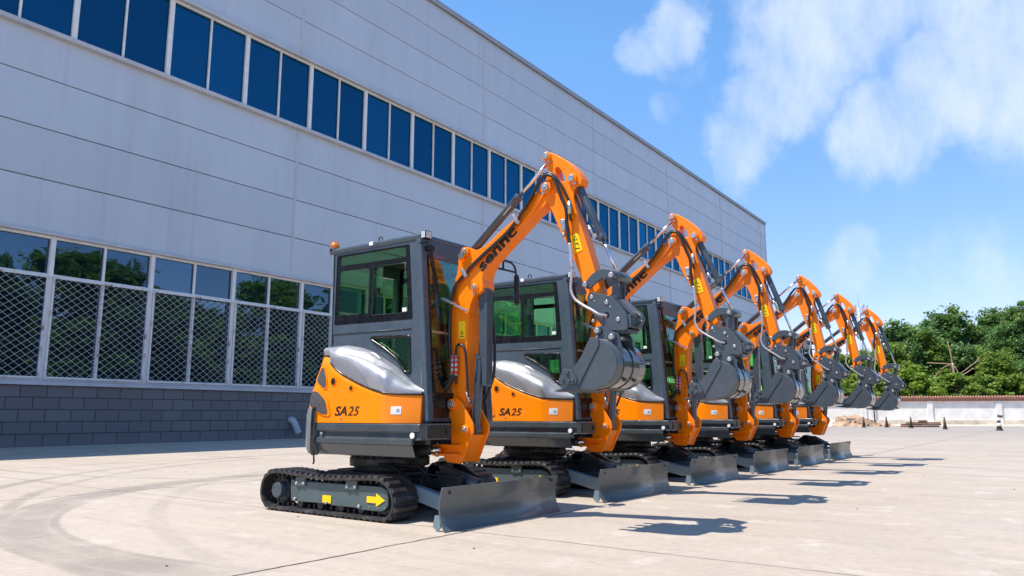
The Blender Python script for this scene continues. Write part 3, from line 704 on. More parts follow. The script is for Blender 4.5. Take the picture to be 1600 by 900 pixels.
    def decal(poly, out, matn, name, parent, thick=None, sub=8):
        # polygon on the cover: fan from centroid, subdivided radially so it hugs the curve
        cx_ = sum(p[0] for p in poly) / len(poly); cz_ = sum(p[1] for p in poly) / len(poly)
        m = MB(); rings_ = []
        for j in range(sub + 1):
            k = j / sub; rings_.append([m.bm.verts.new(on_cover(cx_ + (x - cx_) * k, cz_ + (z - cz_) * k, out)) for x, z in poly]) if j else rings_.append(None)
        c_ = m.bm.verts.new(on_cover(cx_, cz_, out)); n2_ = len(poly)
        for k in range(n2_): m.bm.faces.new((c_, rings_[1][k], rings_[1][(k + 1) % n2_]))
        for a, c in zip(rings_[1:], rings_[2:]):
            for k in range(n2_): m.bm.faces.new((a[k], a[(k + 1) % n2_], c[(k + 1) % n2_], c[k]))
        bmesh.ops.recalc_face_normals(m.bm, faces=m.bm.faces)
        return m.build(name, matn, parent, solid=thick or 0)
    v1 = rnd([(-.43, 1.215), (-.40, 1.335), (-.355, 1.345), (-.275, 1.235), (-.262, 1.145), (-.30, 1.15)], .03); v2 = rnd([(-.50, 1.11), (-.42, 1.12), (-.36, 1.11), (-.24, 1.03), (-.195, .905), (-.27, .905), (-.40, .95), (-.47, 1.0)], .03)
    for v_ in ([(x + .09, z) for x, z in v1], [(x + .085, z) for x, z in v2]):
        cx_ = sum(p[0] for p in v_) / len(v_); cz_ = sum(p[1] for p in v_) / len(v_)
        decal([(cx_ + (x - cx_) * 1.22, cz_ + (z - cz_) * 1.16) for x, z in v_], .008, 'orange_panel', 'vent_surround', ec)
        decal(v_, .012, 'grille', 'vent_grille', ec)
    for x, z, r_ in ((-.07, 1.204, .033), (.176, 1.137, .020)):
        decal([(x + (r_ + .012) * math.cos(a / 16 * 2 * math.pi), z + (r_ + .012) * math.sin(a / 16 * 2 * math.pi)) for a in range(16)], .004, 'orange', 'access_hole_rim', ec, sub=2)
        decal([(x + r_ * math.cos(a / 16 * 2 * math.pi), z + r_ * math.sin(a / 16 * 2 * math.pi)) for a in range(16)], .007, 'text', 'access_hole', ec, sub=2)
    decal([(.655, .902), (.738, .902), (.738, .972), (.655, .972)], .003, 'white', 'white_sticker', ec, sub=4)
    decal([(.700, .925), (.725, .925), (.725, .950), (.700, .950)], .005, 'steel', 'sticker_print', ec, sub=2)
    lettering('SA', .118, -.030, -.6945, .893, 0, ec, shear=.25, offset=.0025, width=.165)
    lettering('25', .118, .145, -.6945, .893, 0, ec, shear=.28, width=.150)
    # silver hood: domed shell from the cover's top edge up to the cab wall
    ztab = [(-.45, 1.50), (-.29, 1.545), (-.08, 1.55), (.107, 1.515), (.269, 1.458), (.428, 1.378), (.562, 1.308), (.676, 1.225), (.752, 1.165), (.88, 1.11), (.97, 1.085)]
    CABY, CABX = -.475, -.385
    def hood_pt(u, k):
        p, nn = foot(u); zl = ztop(u) + .008; tail = min(1, max(0, (-p.x - .05) / .35)); ins = .02 + tail * .13 * max(0, (zl - 1.0) / .45) ** 1.3
        if p.y < 0 and p.x > .56: ins += .17 * min(1, (p.x - .56) / .32) ** 1.3
        o = p + nn * ins
        if p.y < 0 and p.x > -.30: inn = Vector((p.x, CABY, 0)); zt = lerp_tab(ztab, p.x)
        else:
            inn = Vector((CABX + .01, max(CABY, min(.6, p.y * .68)), 0)); zt = 1.545 if p.x < -.30 else lerp_tab(ztab, p.x)
        a = k * math.pi / 2
        fx, fz = 1 - math.cos(a) ** .9, math.sin(a) ** .8
        q = o.lerp(inn, fx); q.z = zl + (zt - zl) * fz
        bulge = .028 * math.sin(math.pi * k); q -= nn * bulge * (1 if p.x < .62 else .3)
        # pressed crease along the flank
        if p.y < 0:
            cr = .42 + .35 * max(0, min(1, (p.x + .2) / .8)); q.z -= .030 * math.exp(-((k - cr) / .07) ** 2) * max(0, min(1, (p.x + .25) * 3)) * .6; q.y += .006 * math.exp(-((k - cr) / .07) ** 2) * max(0, min(1, (p.x + .25) * 3))
        return q
    m = MB(); NU = 110; NK = 22; secs = [[hood_pt(1.0 * i / NU * (1 - uS(-.2)) + uS(.88) * (1 - i / NU), k / NK) for k in range(NK + 1)] for i in range(NU + 1)]
    m.loft(secs, smooth=True)
    bmesh.ops.recalc_face_normals(m.bm, faces=m.bm.faces)
    hd = m.build('engine_hood', 'silver', root)
    def hood_patch(name, rows_):
        m = MB(); out = []
        for row in rows_:
            o_ = []
            for x, k in row:
                u = uS(x); p0, nn = foot(u); a_ = k * math.pi / 2; o_.append(hood_pt(u, k) - nn * .004 * math.cos(a_) + Vector((0, 0, .004 * math.sin(a_))))
            out.append(o_)
        m.loft(out); bmesh.ops.recalc_face_normals(m.bm, faces=m.bm.faces); return m.build(name, 'silverdark', hd)
    hood_patch('hood_inlay', [[(x, .005 + j / 8 * .30 * math.sin(math.pi * (x + .21) / .60) ** .7) for j in range(9)] for x in [-.209 + .598 * i / 24 for i in range(25)]])
    hood_patch('hood_flank', [[(xb + (.875 - xb) * i / 16, k) for i in range(17)] for k, xb in [(j / 16, .60 - .42 * (j / 16) ** 1.4) for j in range(17)]])  # front flank patch: the silver's duller reflection painted in as a greyer colour
    m = MB(); ed = []
    for i in range(70):
        u = uS(.88) + (uS(-.75) - uS(.88)) * i / 69; p = hood_pt(u, 0); ed.append(p + Vector((0, -.004 if foot(u)[0].x > -.3 else 0, 0)))
    m.tube(ed, .008, 6, 1); m.build('hood_seal', 'black', hd)
    m = MB(); m.sphere((.085, -.665, 1.275), .045, (1.25, .4, .55), 16); m.build('hood_latch_recess', 'black', hd)
    m = MB(); m.tube([(.16, -.50, 1.44), (.22, -.52, 1.46), (.30, -.52, 1.44), (.38, -.52, 1.385)], .018, 8); m.build('hood_grip', 'silverdark', hd)
    # ---------- cab
    yr, yl = -.47, .43
    m = MB()
    wall = [(-.378, 2.49), (.765, 2.478), (.895, .83), (-.352, .83)]
    win = rnd([(-.335, 2.455), (.655, 2.445), (.715, 1.745), (-.342, 1.76)], .02, 2); low = rnd([(.19, 1.612), (.68, 1.598), (.700, 1.265), (.635, 1.275), (.52, 1.405), (.36, 1.505), (.195, 1.588)], .025, 3)
    m.plate(wall, yr, yr + .045, [win, low]); m.plate(wall, yl - .045, yl, [win, rnd([(-.05, 1.60), (.72, 1.6), (.80, .92), (.25, .92), (-.05, 1.2)], .03, 3)])
    cab = m.build('cab', 'cabgrey', root, .006)
    m = MB()
    for y in (yr + .028, yl - .028):
        m.beam((.895, y, .83), (.768, y, 2.49), .075, .085, (0, 1, 0))
    for y in (yr + .03, yl - .03): m.beam((-.352, y, .83), (-.372, y, 2.49), .06, .06, (0, 1, 0))
    m.build('cab_pillar', 'cabgrey', cab, .022, 3)
    m = MB(); m.box((.195, (yr + yl) / 2, 2.503), (1.215, yl - yr + .03, .055)); m.build('cab_roof', 'cabgrey', cab, .022, 3)
    m = MB(); m.box((.785, (yr + yl) / 2, 2.40), (.035, yl - yr - .10, .16)); m.build('roof_header', 'cabgrey', cab, .01)
    m = MB(); m.box((.888, (yr + yl) / 2, .965), (.03, yl - yr - .08, .26)); m.build('front_lower_panel', 'black', cab, .01)
    m = MB(); m.box((-.36, (yr + yl) / 2, 1.22), (.035, yl - yr - .08, .80)); m.box((-.37, (yr + yl) / 2, 2.40), (.03, yl - yr - .08, .12)); m.build('rear_wall', 'cabgrey', cab)
    m = MB(); m.box((.28, (yr + yl) / 2, .855), (1.26, yl - yr - .06, .03)); m.box((.2, (yr + yl) / 2, 2.462), (1.10, yl - yr - .08, .02)); m.build('cab_lining', 'lining', cab)
    # pressed line under the side window
    m = MB(); m.tube([(-.345, yr - .001, 1.58), (-.348, yr - .001, 1.672), (.1, yr - .001, 1.668), (.70, yr - .001, 1.662)], .006, 6, 1); m.build('pressed_line', 'dark', cab)
    m = MB(); m.tube([(x, yr - .002, z) for x, z in low + [low[0]]], .013, 6, 1); m.build('window_seal', 'black', cab)
    p1 = rnd([(-.297, 2.435), (.600, 2.428), (.605, 2.331), (-.296, 2.347)], .02, 3); p2 = rnd([(-.297, 2.294), (.125, 2.285), (.131, 1.845), (-.299, 1.851)], .025, 3); p3 = rnd([(.180, 2.283), (.612, 2.275), (.64, 1.81), (.178, 1.825)], .03, 3)
    for y, nm in ((yr, 'side_window'), (yl - .02, 'door_window')):
        m = MB(); m.plate([(x, z) for x, z in win], y + .006, y + .020, [p1, p2, p3]); o = m.build(nm, 'black', cab)
        for pn in (p1, p2) + ((p3,) if y > 0 else ()):
            m = MB(); m.plate(pn, y + .010, y + .015); m.build('pane', 'glass', o)
        if y < 0:
            m = MB(); m.plate([(x + .0, z) for x, z in rnd([(.172, 2.29), (.29, 2.287), (.29, 1.81), (.168, 1.818)], .02, 3)], y + .022, y + .027); m.build('pane', 'glass', o)
            m = MB(); m.box((.235, y + .018, 2.05), (.03, .02, .07)); m.build('window_catch', 'black', o, .004)
            m = MB(); m.box((.61, y + .0, 1.842), (.05, .012, .035)); m.build('window_label', 'white', o)
            m = MB(); m.tube([(.615, y + .004, 1.83), (.60, y + .004, 2.278), (.19, y + .004, 2.288), (.176, y + .004, 1.84), (.18, y + .004, 1.825), (.61, y + .004, 1.815)], .0025, 5, 1); m.build('window_rail', 'grey', o)
    m = MB(); m.plate(low, yr + .014, yr + .02); m.build('lower_pane', 'glass', cab)
    m = MB(); m.plate(rnd([(-.05, 1.60), (.72, 1.6), (.80, .92), (.25, .92), (-.05, 1.2)], .03, 3), yl - .03, yl - .024); m.build('door_lower_pane', 'glass', cab)
    # windscreen, tilted with the pillars
    def scr(z, y): return Vector((.895 - (z - .83) * (.127 / 1.66) + .012, y, z))
    m = MB(); a, c = 1.09, 2.33
    q = [scr(a, yr + .06), scr(a, yl - .06), scr(c, yl - .06), scr(c, yr + .06)]; v_ = [m.bm.verts.new(p) for p in q]; w_ = [m.bm.verts.new(p - Vector((.006, 0, 0))) for p in q]
    m.bm.faces.new(v_); m.bm.faces.new(w_[::-1])
    for k in range(4): m.bm.faces.new((v_[k], w_[k], w_[(k + 1) % 4], v_[(k + 1) % 4]))
    ws = m.build('windscreen', 'clearglass', cab)
    m = MB(); m.beam(scr(1.635, yr + .06), scr(1.635, yl - .06), .022, .022); m.build('screen_rail', 'zinc', ws)
    m = MB(); m.beam(scr(1.10, yr + .075), scr(2.34, yr + .075), .02, .045, (1, 0, 0)); m.build('screen_edge', 'black', ws)
    q = [(-.385, yr + .08, 1.64), (-.385, yl - .08, 1.64), (-.385, yl - .08, 2.33), (-.385, yr + .08, 2.33)]
    m = MB(); m.box((-.372, (yr + yl) / 2, 1.985), (.006, yl - yr - .12, .70)); m.build('rear_window', 'glass', cab)
    # wiper
    m = MB(); w0, w1, w2, w3 = scr(2.395, -.40) + Vector((.06, 0, 0)), scr(2.36, -.385) + Vector((.05, 0, 0)), scr(2.15, -.335) + Vector((.04, 0, 0)), scr(1.77, -.30) + Vector((.03, 0, 0))
    m.box(w0 - Vector((.02, 0, 0)), (.09, .07, .05)); m.beam(w1, w2, .02, .034); m.beam(w2, scr(1.98, -.315) + Vector((.035, 0, 0)), .018, .05); m.build('wiper_arm', 'black', cab, .004)
    m = MB(); m.beam(scr(2.10, -.325) + Vector((.03, 0, 0)), w3, .014, .028); m.build('wiper_blade', 'black', cab)
    # work light, beacon, eye, mirror
    m = MB(); m.box((.862, yr - .0, 2.50), (.055, .085, .075)); m.box((.835, yr, 2.435), (.10, .03, .02)); wl = m.build('work_light', 'black', cab, .006)
    m = MB(); m.box((.884, yr - .0, 2.50), (.012, .072, .062)); m.box((.862, yr - .044, 2.50), (.045, .006, .06)); m.build('lamp_lens', 'lens', wl, .003)
    m = MB(); m.box((.84, yl - .05, 2.47), (.055, .075, .075)); m.build('work_light', 'black', cab, .006)
    m = MB(); m.cyl((-.43, yr + .05, 2.512), (-.43, yr + .05, 2.545), .056, .05, n=20); m.box((-.39, yr + .05, 2.49), (.12, .10, .014)); bc = m.build('beacon_base', 'black', cab, .003)
    m = MB(); m.cyl((-.43, yr + .05, 2.545), (-.43, yr + .05, 2.605), .048, .046, n=20); m.cyl((-.43, yr + .05, 2.605), (-.43, yr + .05, 2.618), .046, .030, n=20); m.build('beacon', 'amber', bc)
    m = MB(); m.tube([(.245 + .024 * math.cos(t * math.pi / 6), yr + .03, 2.553 + .024 * math.sin(t * math.pi / 6)) for t in range(13)], .006, 6, 1); m.build('lifting_eye', 'black', cab)
    m = MB(); m.box((.165, yr - .018, 2.512), (.05, .006, .035)); m.build('roof_label', 'white', cab)
    m = MB(); m.tube([(.80, .42, 2.33), (.90, .42, 2.33), (.955, .45, 2.332), (.955, .775, 2.335), (.955, .775, 2.25)], .011, 8, 1)
    m.tube([(.955, .56, 2.335), (.955, .56, 2.415), (.955, .58, 2.425), (.955, .70, 2.42), (.955, .76, 2.375), (.955, .775, 2.32)], .011, 8, 3); ma = m.build('mirror_arm', 'black', cab)
    m = MB(); m.box((.965, .775, 2.15), (.050, .17, .30), Matrix.Rotation(R(34), 3, 'Z')); mh = m.build('mirror_housing', 'black', ma, .02, 3)
    m = MB(); m.box(Vector((.965, .775, 2.15)) + Matrix.Rotation(R(34), 3, 'Z') @ Vector((-.024, 0, 0)), (.006, .14, .26), Matrix.Rotation(R(34), 3, 'Z')); m.build('mirror_glass', 'mirrorglass', ma, .004)
    # interior
    m = MB(); m.box((.02, .03, 1.22), (.46, .44, .13)); m.box((-.17, .03, 1.50), (.12, .42, .52), Matrix.Rotation(R(-10), 3, 'Y')); m.box((-.2, .03, 1.80), (.08, .22, .14)); m.box((.0, .03, 1.02), (.40, .36, .28)); 
    m.build('seat', 'seat', cab, .045, 3)
    m = MB(); m.box((.12, -.28, 1.30), (.50, .14, .42)); m.box((.12, .34, 1.26), (.48, .10, .34)); m.box((.30, -.28, 1.54), (.12, .12, .10)); m.tube([(.28, -.27, 1.5), (.31, -.27, 1.66), (.33, -.26, 1.80)], .014, 8, 3); m.sphere((.335, -.26, 1.82), .032)
    m.tube([(.28, .34, 1.42), (.31, .34, 1.56), (.33, .34, 1.70)], .014, 8, 3); m.sphere((.335, .34, 1.72), .032); m.tube([(.75, .02, .88), (.70, .02, 1.2), (.66, .02, 1.34)], .012, 8, 3); m.tube([(.75, .18, .88), (.70, .18, 1.2), (.66, .18, 1.34)], .012, 8, 3)
    m.build('control_console', 'black', cab, .02)
    # ---------- swing bracket
    m = MB(); m.box((.80, -.02, .86), (.22, .20, .055)); m.box((.80, -.02, .655), (.22, .20, .05)); m.plate([(.66, .56), (.84, .56), (.80, .64), (.79, .70), (.80, .80), (.84, .89), (.66, .89)], -.155, .10); m.cyl((.872, -.02, .60), (.872, -.02, .90), .045, n=20)
    m.plate([(.72, .80), (.90, .845), (.92, .875), (.88, .90), (.72, .90)], -.20, -.16)
    m.build('swing_post', 'grey', root, .012)
    m = MB(); m.cyl((.60, -.32, .585), (.80, -.30, .592), .045, n=18); m.build('swing_cylinder', 'dark', root, .005)
    m = MB(); m.cyl((.78, -.30, .590), (.86, -.22, .592), .024, n=14); m.build('cylinder_rod', 'chrome', root.children[-1])
    br_ = rnd([(.885, 1.0), (.93, 1.048), (.985, 1.05), (1.045, 1.005), (1.175, .815), (1.178, .757), (1.045, .475), (.871, .485), (.844, .535), (.812, .545), (.812, .622), (.928, .634), (.924, .862), (.822, .866)], .022, 3)
    m = MB(); m.plate(br_, -.172, -.148); m.plate(br_, .048, .072); m.plate([(.93, .50), (.955, .50), (.95, .90), (.93, .90)], -.15, .05)
    m.plate([(1.09, .62), (1.14, .72), (1.12, .735), (1.035, .53), (.95, .52), (.95, .50), (1.04, .49)], -.15, .05)
    m.plate([(.742, .640), (1.045, .640), (1.045, .616), (.742, .612)], -.215, -.17); m.plate([(.742, .562), (1.035, .562), (1.035, .540), (.742, .538)], -.215, -.17)
    m.plate([(.742, .640), (.93, .640), (.93, .616), (.742, .612)], -.17, .0); m.plate([(.742, .562), (.93, .562), (.93, .540), (.742, .538)], -.17, .0)
    m.plate([(.83, .80), (.93, .80), (.93, .82), (.83, .82)], -.15, .05)
    sb = m.build('swing_bracket', 'orange', root, .006)
    m = MB()
    for x, z, r_ in ((.945, .992, .048), (1.105, .772, .042)): m.cyl((x, -.200, z), (x, -.17, z), r_, n=20)
    m.build('pin_boss', 'orange', sb, .004)
    m = MB()
    for x, z, r_ in ((.945, .992, .034), (1.105, .772, .026)): m.cyl((x, -.214, z), (x, -.198, z), r_, n=16); m.cyl((x, -.222, z), (x, -.210, z), r_ * .4, n=6)
    m.cyl((.79, -.20, .655), (.79, -.20, .53), .018, n=10)
    m.build('pin', 'zinc', sb, .003, 1)

    # ---------- boom
    m = MB(); prism(m, BOOM, .068); prism(m, BOOM_IN, .086); bo = m.build('boom', 'orange', root, .005)
    m = MB()
    for x, z, r_ in ((1.938, 2.833, .055), (1.039, 2.381, .045), (1.162, 2.038, .042), (.945, .992, .052)): m.cyl((x, -.150, z), (x, .05, z), r_, n=22)
    m.box((1.002, -.145, 2.33), (.05, .012, .05), Matrix.Rotation(R(-35), 3, 'Y')); m.build('pin_boss', 'orange', bo, .004)
    m = MB()
    for x, z, r_ in ((1.938, 2.833, .036), (1.039, 2.381, .028), (1.162, 2.038, .026)): m.cyl((x, -.166, z), (x, -.150, z), r_, n=16); m.cyl((x, -.172, z), (x, -.16, z), r_ * .4, n=6)
    for x, z in ((1.915, 2.785), (1.155, 1.978), (1.02, 2.345)): m.cyl((x, -.152, z), (x, -.140, z), .016, n=8)
    m.build('pin', 'zinc', bo, .003, 1)
    m = MB()
    for (x, z) in ((1.056, 2.176), (1.635, 2.592)): m.box((x, -.162, z), (.035, .045, .095), Matrix.Rotation(R(-38), 3, 'Y'))
    m.box((1.0, -.150, 2.345), (.055, .02, .05), Matrix.Rotation(R(-35), 3, 'Y')); m.build('hose_clamp', 'zinc', bo, .005)
    lettering('sennc', .145, 1.240, YC - .0885, 2.170, R(38.5), bo, offset=.005, width=.50)
    m = MB(); m.box((1.012, YC - .088, 1.66), (.075, .004, .16)); o = m.build('warning_sticker', 'yellow', bo)
    m = MB(); m.tube([(.995, YC - .0905, 1.62), (1.015, YC - .0905, 1.655), (1.032, YC - .0905, 1.62), (.995, YC - .0905, 1.62)], .0025, 4, 1); m.box((1.012, YC - .0905, 1.60), (.05, .002, .006)); m.box((1.014, YC - .0905, 1.632), (.006, .002, .014)); m.build('pictogram', 'black', o)
    m = MB(); m.box((.905, -.205, 1.925), (.15, .07, .022), Matrix.Rotation(R(24), 3, 'Y')); m.beam((.96, -.19, 1.89), (1.085, -.15, 1.825), .02, .02); m.build('boom_light', 'sleeve', bo, .006)
    H1 = [(.891, 1.405), (.882, 1.563), (.882, 1.799), (.892, 1.916), (.926, 2.038), (.968, 2.094), (1.036, 2.152), (1.122, 2.220), (1.248, 2.305), (1.386, 2.390), (1.518, 2.473), (1.626, 2.565), (1.709, 2.658), (1.795, 2.765), (1.865, 2.87),
          (1.915, 2.925), (1.973, 2.935), (2.025, 2.904), (2.064, 2.827), (2.104, 2.713), (2.15, 2.603), (2.16, 2.466), (2.172, 2.355), (2.184, 2.302)]
    nb = 15
    m = MB(); m.tube([(x, -.158, z) for x, z in H1[:nb + 1]], .0145, 8, 8, .10); m.tube([(x - .012, -.135, z + .020) for x, z in H1[3:nb]], .0115, 8, 8, .10)
    m.tube([(x, -.135, z + .02) for x, z in H1[12:nb + 1]], .013, 8, 6, .08)
    m.tube([(.964, -.155, 1.172), (.968, -.165, 1.35), (.972, -.17, 1.478), (.982, -.17, 1.511), (1.012, -.17, 1.526), (1.052, -.17, 1.506), (1.080, -.17, 1.459), (1.100, -.17, 1.282), (1.108, -.16, 1.079), (1.130, -.14, 1.0)], .011, 8, 7, .10)
    for pts in ([(.93, -.175, 1.25), (.90, -.19, 1.20), (.82, -.21, 1.12), (.783, -.215, 1.037), (.81, -.20, .957), (.881, -.15, .923)], [(.95, -.18, 1.25), (.92, -.20, 1.18), (.85, -.23, 1.08), (.83, -.23, 1.0), (.86, -.21, .95), (.93, -.15, .93)],
                [(.97, -.175, 1.25), (.88, -.17, 1.14), (.80, -.16, 1.04), (.815, -.15, .96), (.87, -.12, .92)], [(.93, -.14, 1.25), (.86, -.12, 1.18), (.78, -.10, 1.06), (.80, -.08, .95), (.86, -.06, .91)]):
        m.tube(pts, .012, 8, 7, .05)
    m.tube([(1.19, .05, 1.95), (1.20, .10, 1.6), (1.20, .10, 1.3), (1.17, .09, 1.16), (1.12, .06, 1.0)], .013, 8, 7, .08)
    m.build('hydraulic_hose', 'hose', bo)
    m = MB()
    for x in (.932, .975): m.cyl((x, -.172, 1.245), (x + .002, -.172, 1.43), .017, n=12, mat=0)
    m.cyl((1.118, -.15, 1.01), (1.098, -.16, 1.10), .014, n=10); m.build('hose_sleeve', 'sleeve', bo)
    m = MB()
    for x in (.932, .975):
        for k in range(4): m.cyl((x + .0005, -.172, 1.265 + k * .045), (x + .0005, -.172, 1.285 + k * .045), .0185, n=12)
    m.build('red_band', 'red', bo)

    # ---------- arm
    m = MB(); prism(m, ARM, .060, holes=[SLOT]); m.plate([(2.02, 2.60), (2.16, 2.60), (2.10, 2.42), (2.36, 1.92), (2.40, 1.90), (2.24, 2.44)][:0] or circle2(2.36, 1.843, .055), YC - .075, YC + .075)
    ar = m.build('arm', 'orange', root, .006)
    m = MB()
    for x, z, r_ in ((1.938, 3.114, .042), (2.195, 2.866, .046)): m.cyl((x, -.140, z), (x, .04, z), r_, n=20)
    m.build('pin_boss', 'orange', ar, .004)
    m = MB()
    for x, z, r_ in ((1.938, 3.114, .030), (2.195, 2.866, .030)): m.cyl((x, -.157, z), (x, -.140, z), r_, n=16)
    for x, z in ((1.962, 3.062), (2.222, 2.82)): m.cyl((x, -.140, z), (x, -.118, z), .015, n=8)
    m.build('pin', 'zinc', ar, .003, 1)
    m = MB(); m.box((0, 0, 0), (.075, .004, .16)); w = m.build('warning_sticker', 'yellow', ar); w.data.transform(Matrix.Translation((2.222, YC - .062, 2.31)) @ Matrix.Rotation(R(-16), 4, 'Y'))
    m = MB(); m.tube([(2.195, YC - .0645, 2.335), (2.212, YC - .0645, 2.368), (2.235, YC - .0645, 2.34), (2.195, YC - .0645, 2.335)], .003, 4, 1); m.tube([(2.215, YC - .0645, 2.30), (2.235, YC - .0645, 2.31), (2.242, YC - .0645, 2.285)], .004, 4, 2); m.box((2.235, YC - .0645, 2.262), (.045, .002, .007)); m.build('pictogram', 'black', w)
    m = MB(); m.box((2.118, -.135, 2.47), (.04, .05, .10)); m.cyl((2.118, -.15, 2.40), (2.124, -.15, 2.37), .016); m.cyl((2.108, -.165, 2.50), (2.108, -.12, 2.50), .022, n=12); m.build('valve_block', 'zinc', ar, .006)
    m = MB(); m.tube([(x, -.158, z) for x, z in H1[nb:]], .0145, 8, 8, .10); m.tube([(1.915, -.14, 2.945), (1.98, -.14, 2.955), (2.045, -.14, 2.90), (2.11, -.14, 2.80), (2.155, -.14, 2.70), (2.182, -.14, 2.60), (2.185, -.14, 2.50)], .0125, 8, 8, .10)
    m.build('hydraulic_hose', 'hose', ar)
    m = MB(); m.tube([(2.184, -.16, 2.302), (2.200, -.165, 2.22), (2.207, -.17, 2.146), (2.214, -.17, 2.092)], .017, 10, 6, .12)
    m.tube([(2.214, -.17, 2.092), (2.206, -.175, 1.997), (2.203, -.18, 1.912), (2.24, -.185, 1.831), (2.32, -.19, 1.771), (2.408, -.195, 1.721), (2.474, -.19, 1.682), (2.520, -.15, 1.674)], .0115, 8, 6, .04)
    m.tube([(2.26, -.0, 1.80), (2.32, -.06, 1.79), (2.38, -.10, 1.75)], .010, 8, 6); m.tube([(2.24, .03, 1.84), (2.30, .0, 1.83), (2.34, -.05, 1.82)], .010, 8, 6)
    m.build('hose_sleeve', 'sleeve', ar)
    m = MB(); m.cyl((2.19, -.165, 2.66), (2.19, -.165, 2.55), .018, n=10); m.build('hose_fitting', 'zinc', ar)
    # ---------- linkage, coupler, bucket
    m = MB(); arc = rnd([(2.329, 1.933), (2.342, 1.968), (2.398, 2.019), (2.458, 2.047), (2.517, 2.052), (2.593, 2.032), (2.615, 1.995), (2.592, 1.955), (2.534, 1.972), (2.476, 1.968), (2.416, 1.933), (2.376, 1.898), (2.342, 1.90)], .015, 2)
    m.plate(arc, YC - .125, YC - .100); m.plate(arc, YC + .100, YC + .125); m.cyl((2.585, YC - .15, 1.989), (2.585, YC + .15, 1.989), .034, n=18)
    m.plate([(2.556, 1.99), (2.612, 1.985), (2.590, 1.775), (2.54, 1.80)], YC - .070, YC - .048); m.plate([(2.556, 1.99), (2.612, 1.985), (2.590, 1.775), (2.54, 1.80)], YC + .048, YC + .070); m.box((2.572, YC, 1.87), (.025, .10, .09)); m.cyl((2.585, YC - .09, 1.989), (2.585, YC + .09, 1.989), .045, n=18)
    ln_ = m.build('bucket_linkage', 'grey', root, .005)
    m = MB()
    for x, z in ((2.345, 1.936), (2.585, 1.989)): m.cyl((x, YC - .155, z), (x, YC - .125, z), .022, n=14)
    m.cyl((2.345, YC - .13, 1.936), (2.345, YC + .13, 1.936), .02, n=12); m.build('pin', 'zinc', ln_, .003, 1)
    pl = rnd([(2.345, 1.832), (2.36, 1.862), (2.39, 1.877), (2.458, 1.852), (2.573, 1.825), (2.683, 1.690), (2.70, 1.655), (2.705, 1.574), (2.679, 1.543), (2.548, 1.553), (2.472, 1.599), (2.425, 1.662), (2.367, 1.735), (2.345, 1.78)], .02, 3)
    m = MB(); m.plate(pl, YC - .115, YC - .093, [circle2(2.520, 1.674, .026, 14)]); m.plate(pl, YC + .093, YC + .115); m.plate([(2.50, 1.60), (2.69, 1.60), (2.69, 1.68), (2.60, 1.79), (2.50, 1.74)], YC - .085, YC + .085)
    m.box((2.70, YC, 1.62), (.05, .20, .10)); m.box((2.63, YC, 1.545), (.12, .16, .03)); m.beam((2.60, YC, 1.80), (2.74, YC, 1.665), .16, .03)
    cp = m.build('quick_coupler', 'grey', root, .006)
    m = MB(); m.tube([(2.735 + .040 * math.cos(t * math.pi / 10), YC, 1.63 + .040 * math.sin(t * math.pi / 10)) for t in range(21)], .017, 10, 1); m.build('lifting_ring', 'grey', cp)
    m = MB()
    for x, z, r_ in ((2.389, 1.833, .018), (2.524, 1.778, .018), (2.623, 1.635, .018), (2.40, 1.64, .014)): m.cyl((x, YC - .124, z), (x, YC - .10, z), r_, n=12)
    for x, z in ((2.41, 1.80), (2.555, 1.74)): m.cyl((x, YC - .120, z), (x, YC - .10, z), .008, n=8)
    m.build('pin', 'zinc', cp, .003, 1)
    # bucket: curved shell, side plates, ears, cutting edge, teeth
    yb0, yb1 = YC - .235, YC + .235
    sp_ = catmull([(2.245, 0, 1.092), (2.36, 0, 1.094), (2.47, 0, 1.098), (2.545, 0, 1.112), (2.61, 0, 1.148), (2.652, 0, 1.20), (2.672, 0, 1.264), (2.664, 0, 1.335), (2.636, 0, 1.395), (2.59, 0, 1.44), (2.52, 0, 1.478), (2.45, 0, 1.492)], 5)
    m = MB(); inn = []
    for i, p in enumerate(sp_):
        t = (sp_[min(i + 1, len(sp_) - 1)] - sp_[max(i - 1, 0)]).normalized(); nr = Vector((-t.z, 0, t.x)); inn.append(p + nr * .013)
    ring = lambda y: [Vector((p.x, y, p.z)) for p in sp_] + [Vector((p.x, y, p.z)) for p in inn[::-1]]
    rows = m.loft([ring(yb0), ring(yb1)], closed=True); m.bm.faces.new(rows[0][::-1]); m.bm.faces.new(rows[1]); bmesh.ops.recalc_face_normals(m.bm, faces=m.bm.faces)
    bk = m.build('bucket', 'wear', root)
    side = [(2.222, 1.095), (2.242, 1.145), (2.271, 1.245), (2.327, 1.300), (2.367, 1.352), (2.407, 1.43), (2.447, 1.490), (2.515, 1.480)] + [(p.x, p.z) for p in sp_[::-1] if p.x > 2.53 or p.z < 1.3]
    side = [q for i, q in enumerate(side) if i == 0 or (Vector(q) - Vector(side[i - 1])).length > .004]
    m = MB()
    for y in (yb0, yb1): m.plate(side, y - .009, y + .009)
    thk = [(2.222, 1.10), (2.242, 1.145), (2.271, 1.245), (2.327, 1.300), (2.367, 1.352), (2.407, 1.43), (2.447, 1.492), (2.520, 1.486), (2.525, 1.43), (2.34, 1.125), (2.33, 1.10)]
    m.plate(thk, yb0 - .020, yb0 - .009); m.plate(thk, yb1 + .009, yb1 + .020)
    m.build('side_plate', 'grey', bk, .004)
    m = MB()
